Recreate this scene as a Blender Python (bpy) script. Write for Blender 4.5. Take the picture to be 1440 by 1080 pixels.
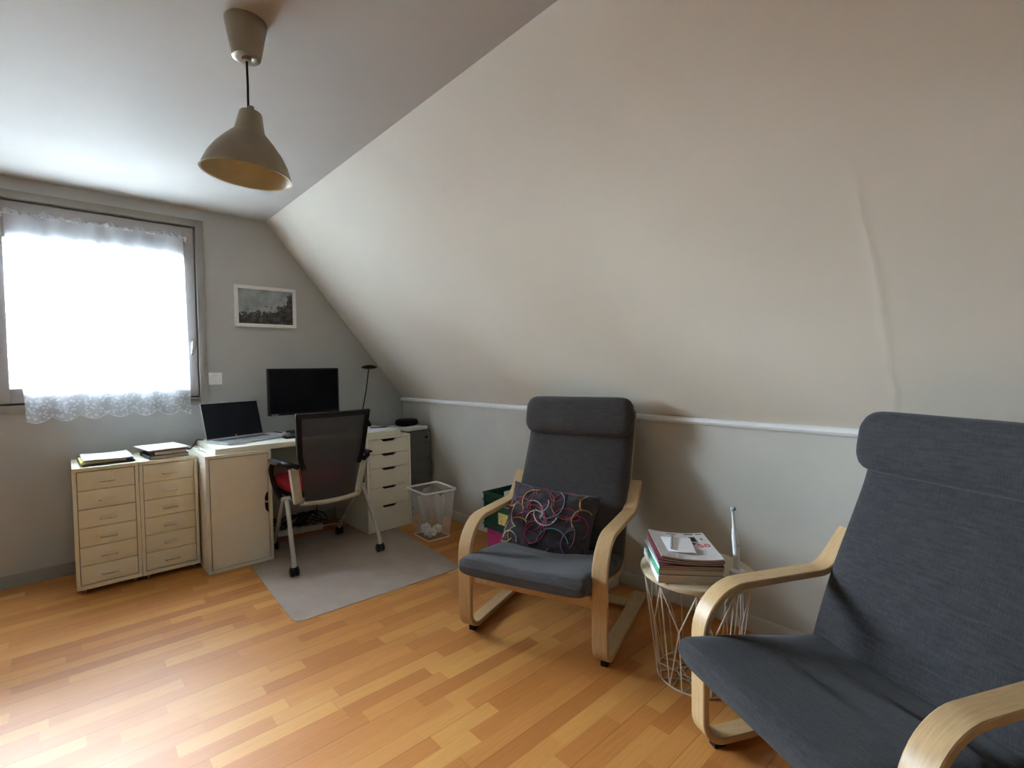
import bpy, bmesh, math, random
from mathutils import Vector, Matrix, noise

random.seed(7)
for o in list(bpy.data.objects):
    bpy.data.objects.remove(o)
SC = bpy.context.scene
COL = SC.collection

# ------------------------------------------------------------------ camera
F_PX, YAW, PIT, ROL = 687.374, 0.7403, -0.0338, -0.0142
CAM = Vector((-2.237, -3.9093, 1.1962))
fw = Vector((math.sin(YAW)*math.cos(PIT), math.cos(YAW)*math.cos(PIT), math.sin(PIT)))
rt = Vector((math.cos(YAW), -math.sin(YAW), 0))
up = rt.cross(fw)
r2 = rt*math.cos(ROL) + up*math.sin(ROL)
u2 = -rt*math.sin(ROL) + up*math.cos(ROL)
cd = bpy.data.cameras.new('camera')
cam = bpy.data.objects.new('camera', cd)
COL.objects.link(cam)
cd.sensor_width = 36
cd.lens = F_PX*36/1440
cd.clip_start = 0.02
M3 = Matrix((r2, u2, -fw)).transposed()
cam.matrix_world = Matrix.Translation(CAM) @ M3.to_4x4()
SC.camera = cam

# ------------------------------------------------------------------ light
SKY_STRENGTH = 18.0
w = bpy.data.worlds.new('sky')
SC.world = w
w.use_nodes = True
bg = w.node_tree.nodes['Background']
bg.inputs[0].default_value = (0.74, 0.915, 1.08, 1)
bg.inputs[1].default_value = SKY_STRENGTH
# bright sky with a soft glow lobe added low left to light the slope
_nt = w.node_tree
_tc = _nt.nodes.new('ShaderNodeTexCoord')
_dt = _nt.nodes.new('ShaderNodeVectorMath')
_dt.operation = 'DOT_PRODUCT'
_dt.inputs[1].default_value = Vector((-0.98, 0.20, 0.03)).normalized()
_nt.links.new(_tc.outputs['Generated'], _dt.inputs[0])
_mr = _nt.nodes.new('ShaderNodeMapRange')
_mr.interpolation_type = 'SMOOTHSTEP'
_mr.inputs[1].default_value = 0.80
_mr.inputs[2].default_value = 1.0
_mr.inputs[3].default_value = SKY_STRENGTH
_mr.inputs[4].default_value = SKY_STRENGTH*3.0
_nt.links.new(_dt.outputs['Value'], _mr.inputs[0])
_sx = _nt.nodes.new('ShaderNodeSeparateXYZ')
_nt.links.new(_tc.outputs['Generated'], _sx.inputs[0])
_ov = _nt.nodes.new('ShaderNodeMapRange')
_ov.inputs[1].default_value = 0.0
_ov.inputs[2].default_value = 1.0
_ov.inputs[3].default_value = 1.0
_ov.inputs[4].default_value = 1.3
_nt.links.new(_sx.outputs['Z'], _ov.inputs[0])
_mu = _nt.nodes.new('ShaderNodeMath')
_mu.operation = 'MULTIPLY'
_nt.links.new(_mr.outputs[0], _mu.inputs[0])
_nt.links.new(_ov.outputs[0], _mu.inputs[1])
_nt.links.new(_mu.outputs[0], bg.inputs[1])
SC.view_settings.view_transform = 'Standard'
SC.view_settings.look = 'None'
SC.view_settings.gamma = 1
SC.view_settings.exposure = 2.48
SC.view_settings.use_curve_mapping = False
SC.cycles.max_bounces = 14
SC.cycles.diffuse_bounces = 4
SC.cycles.transparent_max_bounces = 24
SC.cycles.sample_clamp_indirect = 8


def portal(name, loc, rot, sx, sy):
    l = bpy.data.lights.new(name, 'AREA')
    l.shape = 'RECTANGLE'
    l.size, l.size_y = sx, sy
    l.cycles.is_portal = True
    o = bpy.data.objects.new(name, l)
    o.location = loc
    o.rotation_euler = rot
    COL.objects.link(o)


portal('daylight_opening', (-2.5, 0.24, 1.6), (math.radians(-90), 0, 0), 1.95, 1.25)

# ------------------------------------------------------------------ helpers


class MB:
    """collects shapes into one mesh"""

    def __init__(self):
        self.bm = bmesh.new()

    def _add(self, fn, mi=0, smooth=False):
        old = set(self.bm.faces)
        r = fn()
        for f in self.bm.faces:
            if f not in old:
                f.material_index = mi
                f.smooth = smooth
        return r

    def box(self, x0, x1, y0, y1, z0, z1, bev=0.0, mi=0, mat=None, seg=2):
        tmp = bmesh.new()
        bmesh.ops.create_cube(tmp, size=1)
        for v in tmp.verts:
            v.co = Vector(((x0+x1)/2+v.co.x*(x1-x0), (y0+y1)/2+v.co.y*(y1-y0), (z0+z1)/2+v.co.z*(z1-z0)))
        if bev > 0:
            bmesh.ops.bevel(tmp, geom=list(tmp.edges), offset=bev, segments=seg, profile=0.6, affect='EDGES')
        if mat is not None:
            bmesh.ops.transform(tmp, matrix=mat, verts=tmp.verts)
        for f in tmp.faces:
            f.material_index = mi
        self.merge(tmp)
        return self

    def merge(self, tmp):
        vm = {v: self.bm.verts.new(v.co) for v in tmp.verts}
        for f in tmp.faces:
            try:
                nf = self.bm.faces.new([vm[v] for v in f.verts])
                nf.material_index = f.material_index
                nf.smooth = f.smooth
            except ValueError:
                pass
        tmp.free()

    def tube(self, pts, r, n=8, mi=0, caps=True, closed=False):
        pts = [Vector(p) for p in pts]
        m = len(pts)
        rs = r if isinstance(r, (list, tuple)) else [r]*m
        rings = []
        prev = None
        for i, p in enumerate(pts):
            if closed:
                t = (pts[(i+1) % m]-pts[i-1]).normalized()
            elif i == 0:
                t = (pts[1]-p).normalized()
            elif i == m-1:
                t = (p-pts[i-1]).normalized()
            else:
                t = ((pts[i+1]-p).normalized()+(p-pts[i-1]).normalized()).normalized()
            if prev is None:
                a = Vector((0, 0, 1)) if abs(t.z) < 0.9 else Vector((1, 0, 0))
                nrm = t.cross(a).normalized()
            else:
                nrm = (prev - t*prev.dot(t)).normalized()
            prev = nrm
            b = t.cross(nrm)
            rings.append([self.bm.verts.new(p+(nrm*math.cos(2*math.pi*k/n)+b*math.sin(2*math.pi*k/n))*rs[i]) for k in range(n)])
        rng = range(m) if closed else range(m-1)
        for i in rng:
            A, B = rings[i], rings[(i+1) % m]
            for k in range(n):
                f = self.bm.faces.new((A[k], A[(k+1) % n], B[(k+1) % n], B[k]))
                f.smooth = True
                f.material_index = mi
        if caps and not closed:
            for R in (rings[0][::-1], rings[-1]):
                f = self.bm.faces.new(R)
                f.material_index = mi
        return self

    def lathe(self, prof, cx=0, cy=0, n=32, mi=0, smooth=True, mat=None):
        rings = []
        for (r, z) in prof:
            if r < 1e-5:
                rings.append([self.bm.verts.new((cx, cy, z))])
            else:
                rings.append([self.bm.verts.new((cx+r*math.cos(2*math.pi*k/n), cy+r*math.sin(2*math.pi*k/n), z)) for k in range(n)])
        for A, B in zip(rings, rings[1:]):
            for k in range(n):
                if len(A) == 1 and len(B) == 1:
                    continue
                if len(A) == 1:
                    vs = (A[0], B[k], B[(k+1) % n])
                elif len(B) == 1:
                    vs = (A[k], A[(k+1) % n], B[0])
                else:
                    vs = (A[k], A[(k+1) % n], B[(k+1) % n], B[k])
                f = self.bm.faces.new(vs)
                f.smooth = smooth
                f.material_index = mi
        if mat is not None:
            vs = [v for R in rings for v in R]
            for v in vs:
                v.co = mat @ v.co
        return self

    def prism(self, poly, d0, d1, fn, mi=0, smooth=False):
        """extrude 2-D polygon from depth d0 to d1; fn(a,b,d)->xyz"""
        A = [self.bm.verts.new(fn(a, b, d0)) for a, b in poly]
        B = [self.bm.verts.new(fn(a, b, d1)) for a, b in poly]
        n = len(poly)
        fs = [self.bm.faces.new(A[::-1]), self.bm.faces.new(B)]
        for k in range(n):
            f = self.bm.faces.new((A[k], A[(k+1) % n], B[(k+1) % n], B[k]))
            f.smooth = smooth
            fs.append(f)
        for f in fs:
            f.material_index = mi
        return self

    def ribbon(self, path, th, w0, w1, fn, mi=0):
        """flat strip: path in (a,b), thickness th in the path plane, from depth w0 to w1, soft edges"""
        m = len(path)
        nr = []
        for i in range(m):
            a = Vector(path[max(0, i-1)])
            b = Vector(path[min(m-1, i+1)])
            t = (b-a).normalized()
            nr.append(Vector((-t.y, t.x)))
        e = min(0.003, th*0.3)
        sec = [(w0+e, -th/2), (w1-e, -th/2), (w1, -th/2+e), (w1, th/2-e), (w1-e, th/2), (w0+e, th/2), (w0, th/2-e), (w0, -th/2+e)]
        rings = []
        for i in range(m):
            P = Vector(path[i])
            rings.append([self.bm.verts.new(fn(P.x+nr[i].x*o, P.y+nr[i].y*o, d)) for d, o in sec])
        k = len(sec)
        for A, B in zip(rings, rings[1:]):
            for j in range(k):
                f = self.bm.faces.new((A[j], A[(j+1) % k], B[(j+1) % k], B[j]))
                f.material_index = mi
                f.smooth = True
        for R in (rings[0][::-1], rings[-1]):
            f = self.bm.faces.new(R)
            f.material_index = mi
        return self

    def grid(self, nu, nv, fn, mi=0, smooth=True, closed_u=False):
        V = [[self.bm.verts.new(fn(i/(nu if closed_u else nu-1), j/(nv-1))) for j in range(nv)] for i in range(nu)]
        for i in range(nu if closed_u else nu-1):
            for j in range(nv-1):
                f = self.bm.faces.new((V[i][j], V[(i+1) % nu][j], V[(i+1) % nu][j+1], V[i][j+1]))
                f.smooth = smooth
                f.material_index = mi
        return V

    def build(self, name, mats, parent=None, loc=None, rz=0, kind=None, label=None, weld=0):
        if weld:
            bmesh.ops.remove_doubles(self.bm, verts=self.bm.verts, dist=weld)
        bmesh.ops.recalc_face_normals(self.bm, faces=self.bm.faces)
        me = bpy.data.meshes.new(name)
        self.bm.to_mesh(me)
        self.bm.free()
        for m in (mats if isinstance(mats, (list, tuple)) else [mats]):
            me.materials.append(m)
        me.set_sharp_from_angle(angle=math.radians(42))
        o = bpy.data.objects.new(name, me)
        COL.objects.link(o)
        if parent:
            o.parent = parent
        if loc is not None:
            o.location = loc
        if rz:
            o.rotation_euler = (0, 0, rz)
        if kind:
            o['kind'] = kind
        if label:
            o['label'] = label
        return o


def thing(name, label, cat, loc=(0, 0, 0), rz=0, group=None, rot=None):
    o = bpy.data.objects.new(name, None)
    COL.objects.link(o)
    o.location = loc
    o.rotation_euler = rot if rot else (0, 0, rz)
    o['label'] = label
    o['category'] = cat
    if group:
        o['group'] = group
    return o


def tag(o, label, cat, group=None, kind=None):
    o['label'] = label
    o['category'] = cat
    if group:
        o['group'] = group
    if kind:
        o['kind'] = kind
    return o


def fillet(pts, rad, n=8):
    """round the corners of a 2-D polyline"""
    pts = [Vector(p) for p in pts]
    out = [pts[0]]
    for i in range(1, len(pts)-1):
        r = rad[i-1] if isinstance(rad, (list, tuple)) else rad
        a, p, b = pts[i-1], pts[i], pts[i+1]
        u, v = (a-p).normalized(), (b-p).normalized()
        ang = u.angle(v)
        d = min(r/math.tan(ang/2), (a-p).length*0.49, (b-p).length*0.49)
        rr = d*math.tan(ang/2)
        c = p+(u+v).normalized()*(rr/math.sin(ang/2))
        s, e = p+u*d-c, p+v*d-c
        tot = s.angle_signed(e) if s.length > 0 else 0
        for k in range(n+1):
            t = -tot*k/n
            out.append(c+Vector((s.x*math.cos(t)-s.y*math.sin(t), s.x*math.sin(t)+s.y*math.cos(t))))
    out.append(pts[-1])
    return [tuple(p) for p in out]


def smooth_path(pts, n=6):
    """Catmull-Rom"""
    P = [Vector(p) for p in pts]
    P = [P[0]*2-P[1]]+P+[P[-1]*2-P[-2]]
    out = []
    for i in range(1, len(P)-2):
        for k in range(n):
            t = k/n
            a, b, c, d = P[i-1], P[i], P[i+1], P[i+2]
            out.append(0.5*((2*b)+(c-a)*t+(2*a-5*b+4*c-d)*t*t+(3*b-a-3*c+d)*t**3))
    out.append(P[-2])
    return out


# ------------------------------------------------------------------ materials
def newmat(name):
    m = bpy.data.materials.new(name)
    m.use_nodes = True
    nt = m.node_tree
    p = nt.nodes['Principled BSDF']
    return m, nt, p


def N(nt, t, **k):
    n = nt.nodes.new(t)
    for a, b in k.items():
        setattr(n, a, b)
    return n


def mat(name, col, rough=0.5, metal=0.0, var=0.06, scale=30, bump=0.0, bscale=None, spec=0.5, stretch=None):
    m, nt, p = newmat(name)
    p.inputs['Roughness'].default_value = rough
    p.inputs['Metallic'].default_value = metal
    p.inputs['Specular IOR Level'].default_value = spec
    tc = N(nt, 'ShaderNodeTexCoord')
    src = tc.outputs['Object']
    if stretch:
        mp = N(nt, 'ShaderNodeMapping')
        mp.inputs['Scale'].default_value = stretch
        nt.links.new(src, mp.inputs[0])
        src = mp.outputs[0]
    nz = N(nt, 'ShaderNodeTexNoise')
    nz.inputs['Scale'].default_value = scale
    nz.inputs['Detail'].default_value = 4
    nt.links.new(src, nz.inputs['Vector'])
    rp = N(nt, 'ShaderNodeValToRGB')
    a = tuple(max(0, c*(1-var)) for c in col)
    b = tuple(min(1, c*(1+var)) for c in col)
    rp.color_ramp.elements[0].position = 0.3
    rp.color_ramp.elements[1].position = 0.7
    rp.color_ramp.elements[0].color = (*a, 1)
    rp.color_ramp.elements[1].color = (*b, 1)
    nt.links.new(nz.outputs['Fac'], rp.inputs[0])
    nt.links.new(rp.outputs[0], p.inputs['Base Color'])
    if bump > 0:
        n2 = N(nt, 'ShaderNodeTexNoise')
        n2.inputs['Scale'].default_value = bscale or scale*4
        n2.inputs['Detail'].default_value = 5
        nt.links.new(src, n2.inputs['Vector'])
        bp = N(nt, 'ShaderNodeBump')
        bp.inputs['Strength'].default_value = bump
        bp.inputs['Distance'].default_value = 0.01
        nt.links.new(n2.outputs['Fac'], bp.inputs['Height'])
        nt.links.new(bp.outputs[0], p.inputs['Normal'])
    return m


def sheer(name, col, transp, translucent=0.6, rough=0.6, lace=False):
    """cloth or frosted plastic that lets light through"""
    m, nt, p = newmat(name)
    out = nt.nodes['Material Output']
    p.inputs['Base Color'].default_value = (*col, 1)
    p.inputs['Roughness'].default_value = rough
    tl = N(nt, 'ShaderNodeBsdfTranslucent')
    tl.inputs[0].default_value = (*col, 1)
    mx = N(nt, 'ShaderNodeMixShader')
    mx.inputs[0].default_value = translucent
    nt.links.new(p.outputs[0], mx.inputs[1])
    nt.links.new(tl.outputs[0], mx.inputs[2])
    tr = N(nt, 'ShaderNodeBsdfTransparent')
    m2 = N(nt, 'ShaderNodeMixShader')
    m2.inputs[0].default_value = transp
    nt.links.new(mx.outputs[0], m2.inputs[1])
    nt.links.new(tr.outputs[0], m2.inputs[2])
    nt.links.new(m2.outputs[0], out.inputs[0])
    tc = N(nt, 'ShaderNodeTexCoord')
    nz = N(nt, 'ShaderNodeTexNoise')
    nz.inputs['Scale'].default_value = 25
    nt.links.new(tc.outputs['Object'], nz.inputs['Vector'])
    mr = N(nt, 'ShaderNodeMapRange')
    mr.inputs[3].default_value = max(0, transp-0.05)
    mr.inputs[4].default_value = min(1, transp+0.05)
    nt.links.new(nz.outputs['Fac'], mr.inputs[0])
    nt.links.new(mr.outputs[0], m2.inputs[0])
    if lace:
        # embroidered flowers near the hem: denser thread in a band
        sp = N(nt, 'ShaderNodeSeparateXYZ')
        nt.links.new(tc.outputs['Object'], sp.inputs[0])
        band = N(nt, 'ShaderNodeMapRange')
        band.inputs[1].default_value = 0.24
        band.inputs[2].default_value = 0.12
        nt.links.new(sp.outputs['Z'], band.inputs[0])
        vo = N(nt, 'ShaderNodeTexVoronoi')
        vo.inputs['Scale'].default_value = 55
        nt.links.new(tc.outputs['Object'], vo.inputs['Vector'])
        th = N(nt, 'ShaderNodeMath', operation='LESS_THAN')
        th.inputs[1].default_value = 0.42
        nt.links.new(vo.outputs['Distance'], th.inputs[0])
        mu = N(nt, 'ShaderNodeMath', operation='MULTIPLY')
        nt.links.new(band.outputs[0], mu.inputs[0])
        nt.links.new(th.outputs[0], mu.inputs[1])
        m3 = N(nt, 'ShaderNodeMath', operation='MULTIPLY')
        m3.inputs[1].default_value = 0.24
        nt.links.new(mu.outputs[0], m3.inputs[0])
        sb = N(nt, 'ShaderNodeMath', operation='SUBTRACT', use_clamp=True)
        nt.links.new(mr.outputs[0], sb.inputs[0])
        nt.links.new(m3.outputs[0], sb.inputs[1])
        nt.links.new(sb.outputs[0], m2.inputs[0])
    return m


def glass_mat():
    m, nt, p = newmat('window_glass')
    out = nt.nodes['Material Output']
    tr = N(nt, 'ShaderNodeBsdfTransparent')
    gl = N(nt, 'ShaderNodeBsdfGlossy')
    gl.inputs['Roughness'].default_value = 0.02
    fr = N(nt, 'ShaderNodeFresnel')
    fr.inputs[0].default_value = 1.45
    mx = N(nt, 'ShaderNodeMixShader')
    nt.links.new(fr.outputs[0], mx.inputs[0])
    nt.links.new(tr.outputs[0], mx.inputs[1])
    nt.links.new(gl.outputs[0], mx.inputs[2])
    nt.links.new(mx.outputs[0], out.inputs[0])
    nt.nodes.remove(p)
    return m


def floor_mat():
    m, nt, p = newmat('parquet')
    tc = N(nt, 'ShaderNodeTexCoord')
    sp = N(nt, 'ShaderNodeSeparateXYZ')
    nt.links.new(tc.outputs['Object'], sp.inputs[0])

    def mth(op, a, b=None, c=None):
        n = N(nt, 'ShaderNodeMath', operation=op)
        for i, v in enumerate((a, b, c)):
            if v is None:
                continue
            if isinstance(v, (int, float)):
                n.inputs[i].default_value = v
            else:
                nt.links.new(v, n.inputs[i])
        return n.outputs[0]
    W, L = 0.066, 0.36
    y = mth('DIVIDE', sp.outputs['Y'], W)
    row = mth('FLOOR', y)
    wn = N(nt, 'ShaderNodeTexWhiteNoise', noise_dimensions='1D')
    nt.links.new(row, wn.inputs['W'])
    x = mth('ADD', mth('DIVIDE', sp.outputs['X'], L), mth('MULTIPLY', wn.outputs['Value'], 13.7))
    x = mth('ADD', x, mth('MULTIPLY', mth('SINE', mth('ADD', mth('MULTIPLY', x, 2.3), row)), 0.33))
    idx = mth('FLOOR', x)
    cb = N(nt, 'ShaderNodeCombineXYZ')
    nt.links.new(idx, cb.inputs[0])
    nt.links.new(row, cb.inputs[1])
    w2 = N(nt, 'ShaderNodeTexWhiteNoise', noise_dimensions='2D')
    nt.links.new(cb.outputs[0], w2.inputs['Vector'])
    rp = N(nt, 'ShaderNodeValToRGB')
    els = rp.color_ramp.elements
    els[0].position, els[0].color = 0.0, (0.46, 0.165, 0.034, 1)
    els[1].position, els[1].color = 1.0, (0.66, 0.315, 0.080, 1)
    for pos, c in ((0.3, (0.53, 0.20, 0.044, 1)), (0.7, (0.58, 0.24, 0.057, 1))):
        e = els.new(pos)
        e.color = c
    nt.links.new(w2.outputs['Value'], rp.inputs[0])
    # grain
    mp = N(nt, 'ShaderNodeMapping')
    mp.inputs['Scale'].default_value = (2.5, 45, 1)
    nt.links.new(tc.outputs['Object'], mp.inputs[0])
    of = N(nt, 'ShaderNodeVectorMath', operation='ADD')
    nt.links.new(mp.outputs[0], of.inputs[0])
    nt.links.new(w2.outputs['Color'], of.inputs[1])
    nz = N(nt, 'ShaderNodeTexNoise')
    nz.inputs['Scale'].default_value = 3
    nz.inputs['Detail'].default_value = 6
    nz.inputs['Roughness'].default_value = 0.65
    nt.links.new(of.outputs[0], nz.inputs['Vector'])
    gr = N(nt, 'ShaderNodeMapRange')
    gr.inputs[1].default_value = 0.3
    gr.inputs[2].default_value = 0.75
    gr.inputs[3].default_value = 0.86
    gr.inputs[4].default_value = 1.08
    nt.links.new(nz.outputs['Fac'], gr.inputs[0])
    # joints
    fy = mth('FRACT', y)
    fx = mth('FRACT', x)
    jy = mth('LESS_THAN', mth('MINIMUM', fy, mth('SUBTRACT', 1.0, fy)), 0.012)
    jx = mth('LESS_THAN', mth('MINIMUM', fx, mth('SUBTRACT', 1.0, fx)), 0.0025)
    f3 = mth('FRACT', mth('DIVIDE', y, 3.0))
    j3 = mth('LESS_THAN', mth('MINIMUM', f3, mth('SUBTRACT', 1.0, f3)), 0.008)
    j = mth('SUBTRACT', 1.0, mth('ADD', mth('MULTIPLY', mth('MAXIMUM', jy, jx), 0.10), mth('MULTIPLY', j3, 0.32)))
    k = mth('MULTIPLY', gr.outputs[0], j)
    mx = N(nt, 'ShaderNodeVectorMath', operation='SCALE')
    nt.links.new(rp.outputs[0], mx.inputs[0])
    nt.links.new(k, mx.inputs['Scale'])
    nt.links.new(mx.outputs[0], p.inputs['Base Color'])
    p.inputs['Roughness'].default_value = 0.30
    rr = N(nt, 'ShaderNodeMapRange')
    rr.inputs[3].default_value = 0.42
    rr.inputs[4].default_value = 0.56
    p.inputs['Specular IOR Level'].default_value = 0.38
    n3 = N(nt, 'ShaderNodeTexNoise')
    n3.inputs['Scale'].default_value = 4
    n3.inputs['Detail'].default_value = 5
    nt.links.new(tc.outputs['Object'], n3.inputs['Vector'])
    nt.links.new(n3.outputs['Fac'], rr.inputs[0])
    nt.links.new(rr.outputs[0], p.inputs['Roughness'])
    bp = N(nt, 'ShaderNodeBump')
    bp.inputs['Strength'].default_value = 0.12
    bp.inputs['Distance'].default_value = 0.004
    nt.links.new(k, bp.inputs['Height'])
    nt.links.new(bp.outputs[0], p.inputs['Normal'])
    return m


def fabric_mat(name, col, light):
    """slub weave: short streaks both ways"""
    m, nt, p = newmat(name)
    p.inputs['Roughness'].default_value = 0.95
    p.inputs['Specular IOR Level'].default_value = 0.15
    p.inputs['Sheen Weight'].default_value = 0.12
    tc = N(nt, 'ShaderNodeTexCoord')
    outs = []
    for sc in ((60, 9, 60), (60, 200, 14)):
        mp = N(nt, 'ShaderNodeMapping')
        mp.inputs['Scale'].default_value = sc
        nt.links.new(tc.outputs['Object'], mp.inputs[0])
        nz = N(nt, 'ShaderNodeTexNoise')
        nz.inputs['Scale'].default_value = 2.2
        nz.inputs['Detail'].default_value = 4
        nt.links.new(mp.outputs[0], nz.inputs['Vector'])
        outs.append(nz.outputs['Fac'])
    ad = N(nt, 'ShaderNodeMath', operation='ADD')
    nt.links.new(outs[0], ad.inputs[0])
    nt.links.new(outs[1], ad.inputs[1])
    mr = N(nt, 'ShaderNodeMapRange')
    mr.inputs[1].default_value = 0.75
    mr.inputs[2].default_value = 1.3
    nt.links.new(ad.outputs[0], mr.inputs[0])
    rp = N(nt, 'ShaderNodeValToRGB')
    rp.color_ramp.elements[0].color = (*col, 1)
    rp.color_ramp.elements[1].color = (*light, 1)
    nt.links.new(mr.outputs[0], rp.inputs[0])
    nt.links.new(rp.outputs[0], p.inputs['Base Color'])
    bp = N(nt, 'ShaderNodeBump')
    bp.inputs['Strength'].default_value = 0.25
    bp.inputs['Distance'].default_value = 0.002
    nt.links.new(mr.outputs[0], bp.inputs['Height'])
    nt.links.new(bp.outputs[0], p.inputs['Normal'])
    return m


def slope_mat():
    """cream paint; one filled board joint runs up the slope with a faint uneven ridge"""
    m = mat('cream_paint', (0.60, 0.535, 0.43), rough=0.75, var=0.02, scale=3)
    nt = m.node_tree
    p = nt.nodes['Principled BSDF']
    tc = N(nt, 'ShaderNodeTexCoord')
    sp = N(nt, 'ShaderNodeSeparateXYZ')
    nt.links.new(tc.outputs['Object'], sp.inputs[0])
    nz = N(nt, 'ShaderNodeTexNoise')
    nz.inputs['Scale'].default_value = 5
    nz.inputs['Detail'].default_value = 3
    nt.links.new(tc.outputs['Object'], nz.inputs['Vector'])
    a = N(nt, 'ShaderNodeMath', operation='MULTIPLY_ADD')
    a.inputs[1].default_value = 0.10
    a.inputs[2].default_value = 3.50
    nt.links.new(nz.outputs['Fac'], a.inputs[0])
    s = N(nt, 'ShaderNodeMath', operation='ADD')
    nt.links.new(sp.outputs['Y'], s.inputs[0])
    nt.links.new(a.outputs[0], s.inputs[1])
    ab = N(nt, 'ShaderNodeMath', operation='ABSOLUTE')
    nt.links.new(s.outputs[0], ab.inputs[0])
    mr = N(nt, 'ShaderNodeMapRange', interpolation_type='SMOOTHSTEP')
    mr.inputs[1].default_value = 0.0
    mr.inputs[2].default_value = 0.022
    mr.inputs[3].default_value = 1
    mr.inputs[4].default_value = 0
    nt.links.new(ab.outputs[0], mr.inputs[0])
    br = N(nt, 'ShaderNodeMath', operation='MULTIPLY')
    nt.links.new(mr.outputs[0], br.inputs[0])
    nt.links.new(nz.outputs['Fac'], br.inputs[1])
    n2 = N(nt, 'ShaderNodeTexNoise')
    n2.inputs['Scale'].default_value = 1.6
    nt.links.new(tc.outputs['Object'], n2.inputs['Vector'])
    n4 = N(nt, 'ShaderNodeMath', operation='MULTIPLY_ADD')
    n4.inputs[1].default_value = 1.0
    nt.links.new(n2.outputs['Fac'], n4.inputs[0])
    nt.links.new(br.outputs[0], n4.inputs[2])
    bp = N(nt, 'ShaderNodeBump')
    bp.inputs['Strength'].default_value = 0.16
    bp.inputs['Distance'].default_value = 0.012
    nt.links.new(n4.outputs[0], bp.inputs['Height'])
    nt.links.new(bp.outputs[0], p.inputs['Normal'])
    return m


M = {}
M['knee_wall'] = mat('taupe_wall_paint_lit', (0.56, 0.54, 0.47), 0.7, var=0.04, scale=4, bump=0.06, bscale=60)  # same taupe as the gable, lightened to paint in the window light
M['grey_wall'] = mat('taupe_wall_paint', (0.52, 0.525, 0.505), 0.7, var=0.03, scale=4, bump=0.06, bscale=60)
M['dark_wall'] = mat('unseen_wall_darkened', (0.20, 0.185, 0.155), 0.7, var=0.03, scale=4)  # unseen walls darkened to cut bounce light on the right slope
M['ceiling'] = mat('ceiling_paint', (0.45, 0.42, 0.37), 0.8, var=0.02, scale=3)
M['slope'] = slope_mat()
M['white_trim'] = mat('white_gloss_trim', (0.85, 0.85, 0.83), 0.3, var=0.02)
M['grey_trim'] = mat('taupe_gloss_trim', (0.32, 0.305, 0.27), 0.45, var=0.03)
M['win_frame'] = mat('window_frame_paint', (0.42, 0.39, 0.37), 0.45, var=0.03)
M['shutter'] = mat('shutter_plastic', (0.62, 0.57, 0.55), 0.5)
M['glass'] = glass_mat()
M['floor'] = floor_mat()
M['curtain'] = sheer('sheer_curtain', (0.94, 0.96, 0.99), 0.34, 0.85, lace=True)
M['wood'] = mat('birch_veneer', (0.55, 0.36, 0.175), 0.38, var=0.12, scale=6, stretch=(3, 40, 3))
M['fabric'] = fabric_mat('charcoal_slub_fabric', (0.033, 0.032, 0.033), (0.058, 0.056, 0.058))
M['fabric_b'] = fabric_mat('charcoal_fabric', (0.054, 0.049, 0.048), (0.076, 0.070, 0.069))
M['black_plastic'] = mat('black_plastic', (0.008, 0.0075, 0.008), 0.5, spec=0.25)
M['black_gloss'] = mat('screen_glass', (0.005, 0.006, 0.010), 0.25, spec=0.12)
M['screen_blue'] = mat('laptop_screen_glass', (0.018, 0.021, 0.030), 0.3, spec=0.08)
M['white_lam'] = mat('white_laminate', (0.86, 0.82, 0.68), 0.35, var=0.015)
M['cream_metal'] = mat('cream_powder_coat', (0.84, 0.79, 0.60), 0.4, var=0.015)
M['gap_shade'] = mat('painted_gap_shade', (0.015, 0.013, 0.010), 0.8)  # near-black colour painting the shade inside cabinet gaps
M['steel'] = mat('satin_steel', (0.90, 0.88, 0.82), 0.25, metal=0.8)
M['silver'] = mat('silver_paint', (0.55, 0.54, 0.50), 0.38, metal=0.55)
M['alu'] = mat('laptop_aluminium', (0.62, 0.65, 0.68), 0.35, metal=0.7)
M['lamp'] = mat('brushed_nickel_lamp', (0.38, 0.335, 0.255), 0.36, metal=0.75, var=0.04, scale=10)
M['lamp_in'] = mat('lamp_inside_enamel', (0.46, 0.40, 0.25), 0.5)
M['mesh'] = sheer('chair_mesh', (0.040, 0.039, 0.043), 0.09, 0.1)
M['beige'] = mat('beige_plastic', (0.60, 0.55, 0.42), 0.45)
M['red'] = mat('red_cushion_cloth', (0.42, 0.010, 0.028), 0.8, bump=0.2)
M['grey_metal'] = mat('grey_cabinet_steel', (0.125, 0.13, 0.125), 0.5, var=0.04)
M['paper'] = mat('white_paper', (0.86, 0.86, 0.87), 0.6, var=0.015)
M['page'] = mat('page_edges', (0.62, 0.52, 0.40), 0.8, var=0.25, scale=10, stretch=(1, 1, 90))
M['yellow'] = mat('yellow_folder_card', (0.80, 0.72, 0.22), 0.6)
M['plum'] = mat('plum_tray', (0.045, 0.028, 0.04), 0.5)
M['bin'] = sheer('frosted_bin_plastic', (0.84, 0.79, 0.68), 0.72, 0.5, rough=0.3)
M['bin_rim'] = mat('bin_rim_plastic', (0.82, 0.80, 0.74), 0.35)
M['bag'] = sheer('thin_bin_liner', (0.85, 0.85, 0.82), 0.68, 0.5, rough=0.3)
M['green'] = mat('green_crate_plastic', (0.010, 0.085, 0.055), 0.4)
M['pink'] = mat('magenta_box_card', (0.55, 0.035, 0.20), 0.5)
M['label_yellow'] = mat('yellow_label_paper', (0.78, 0.70, 0.26), 0.6, var=0.25, scale=60)
M['red_card'] = mat('red_card', (0.45, 0.03, 0.03), 0.6)
M['tabletop'] = mat('beige_table_lacquer', (0.56, 0.45, 0.29), 0.42, var=0.03)
M['wire'] = mat('beige_wire_lacquer', (0.62, 0.52, 0.40), 0.4)
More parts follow.
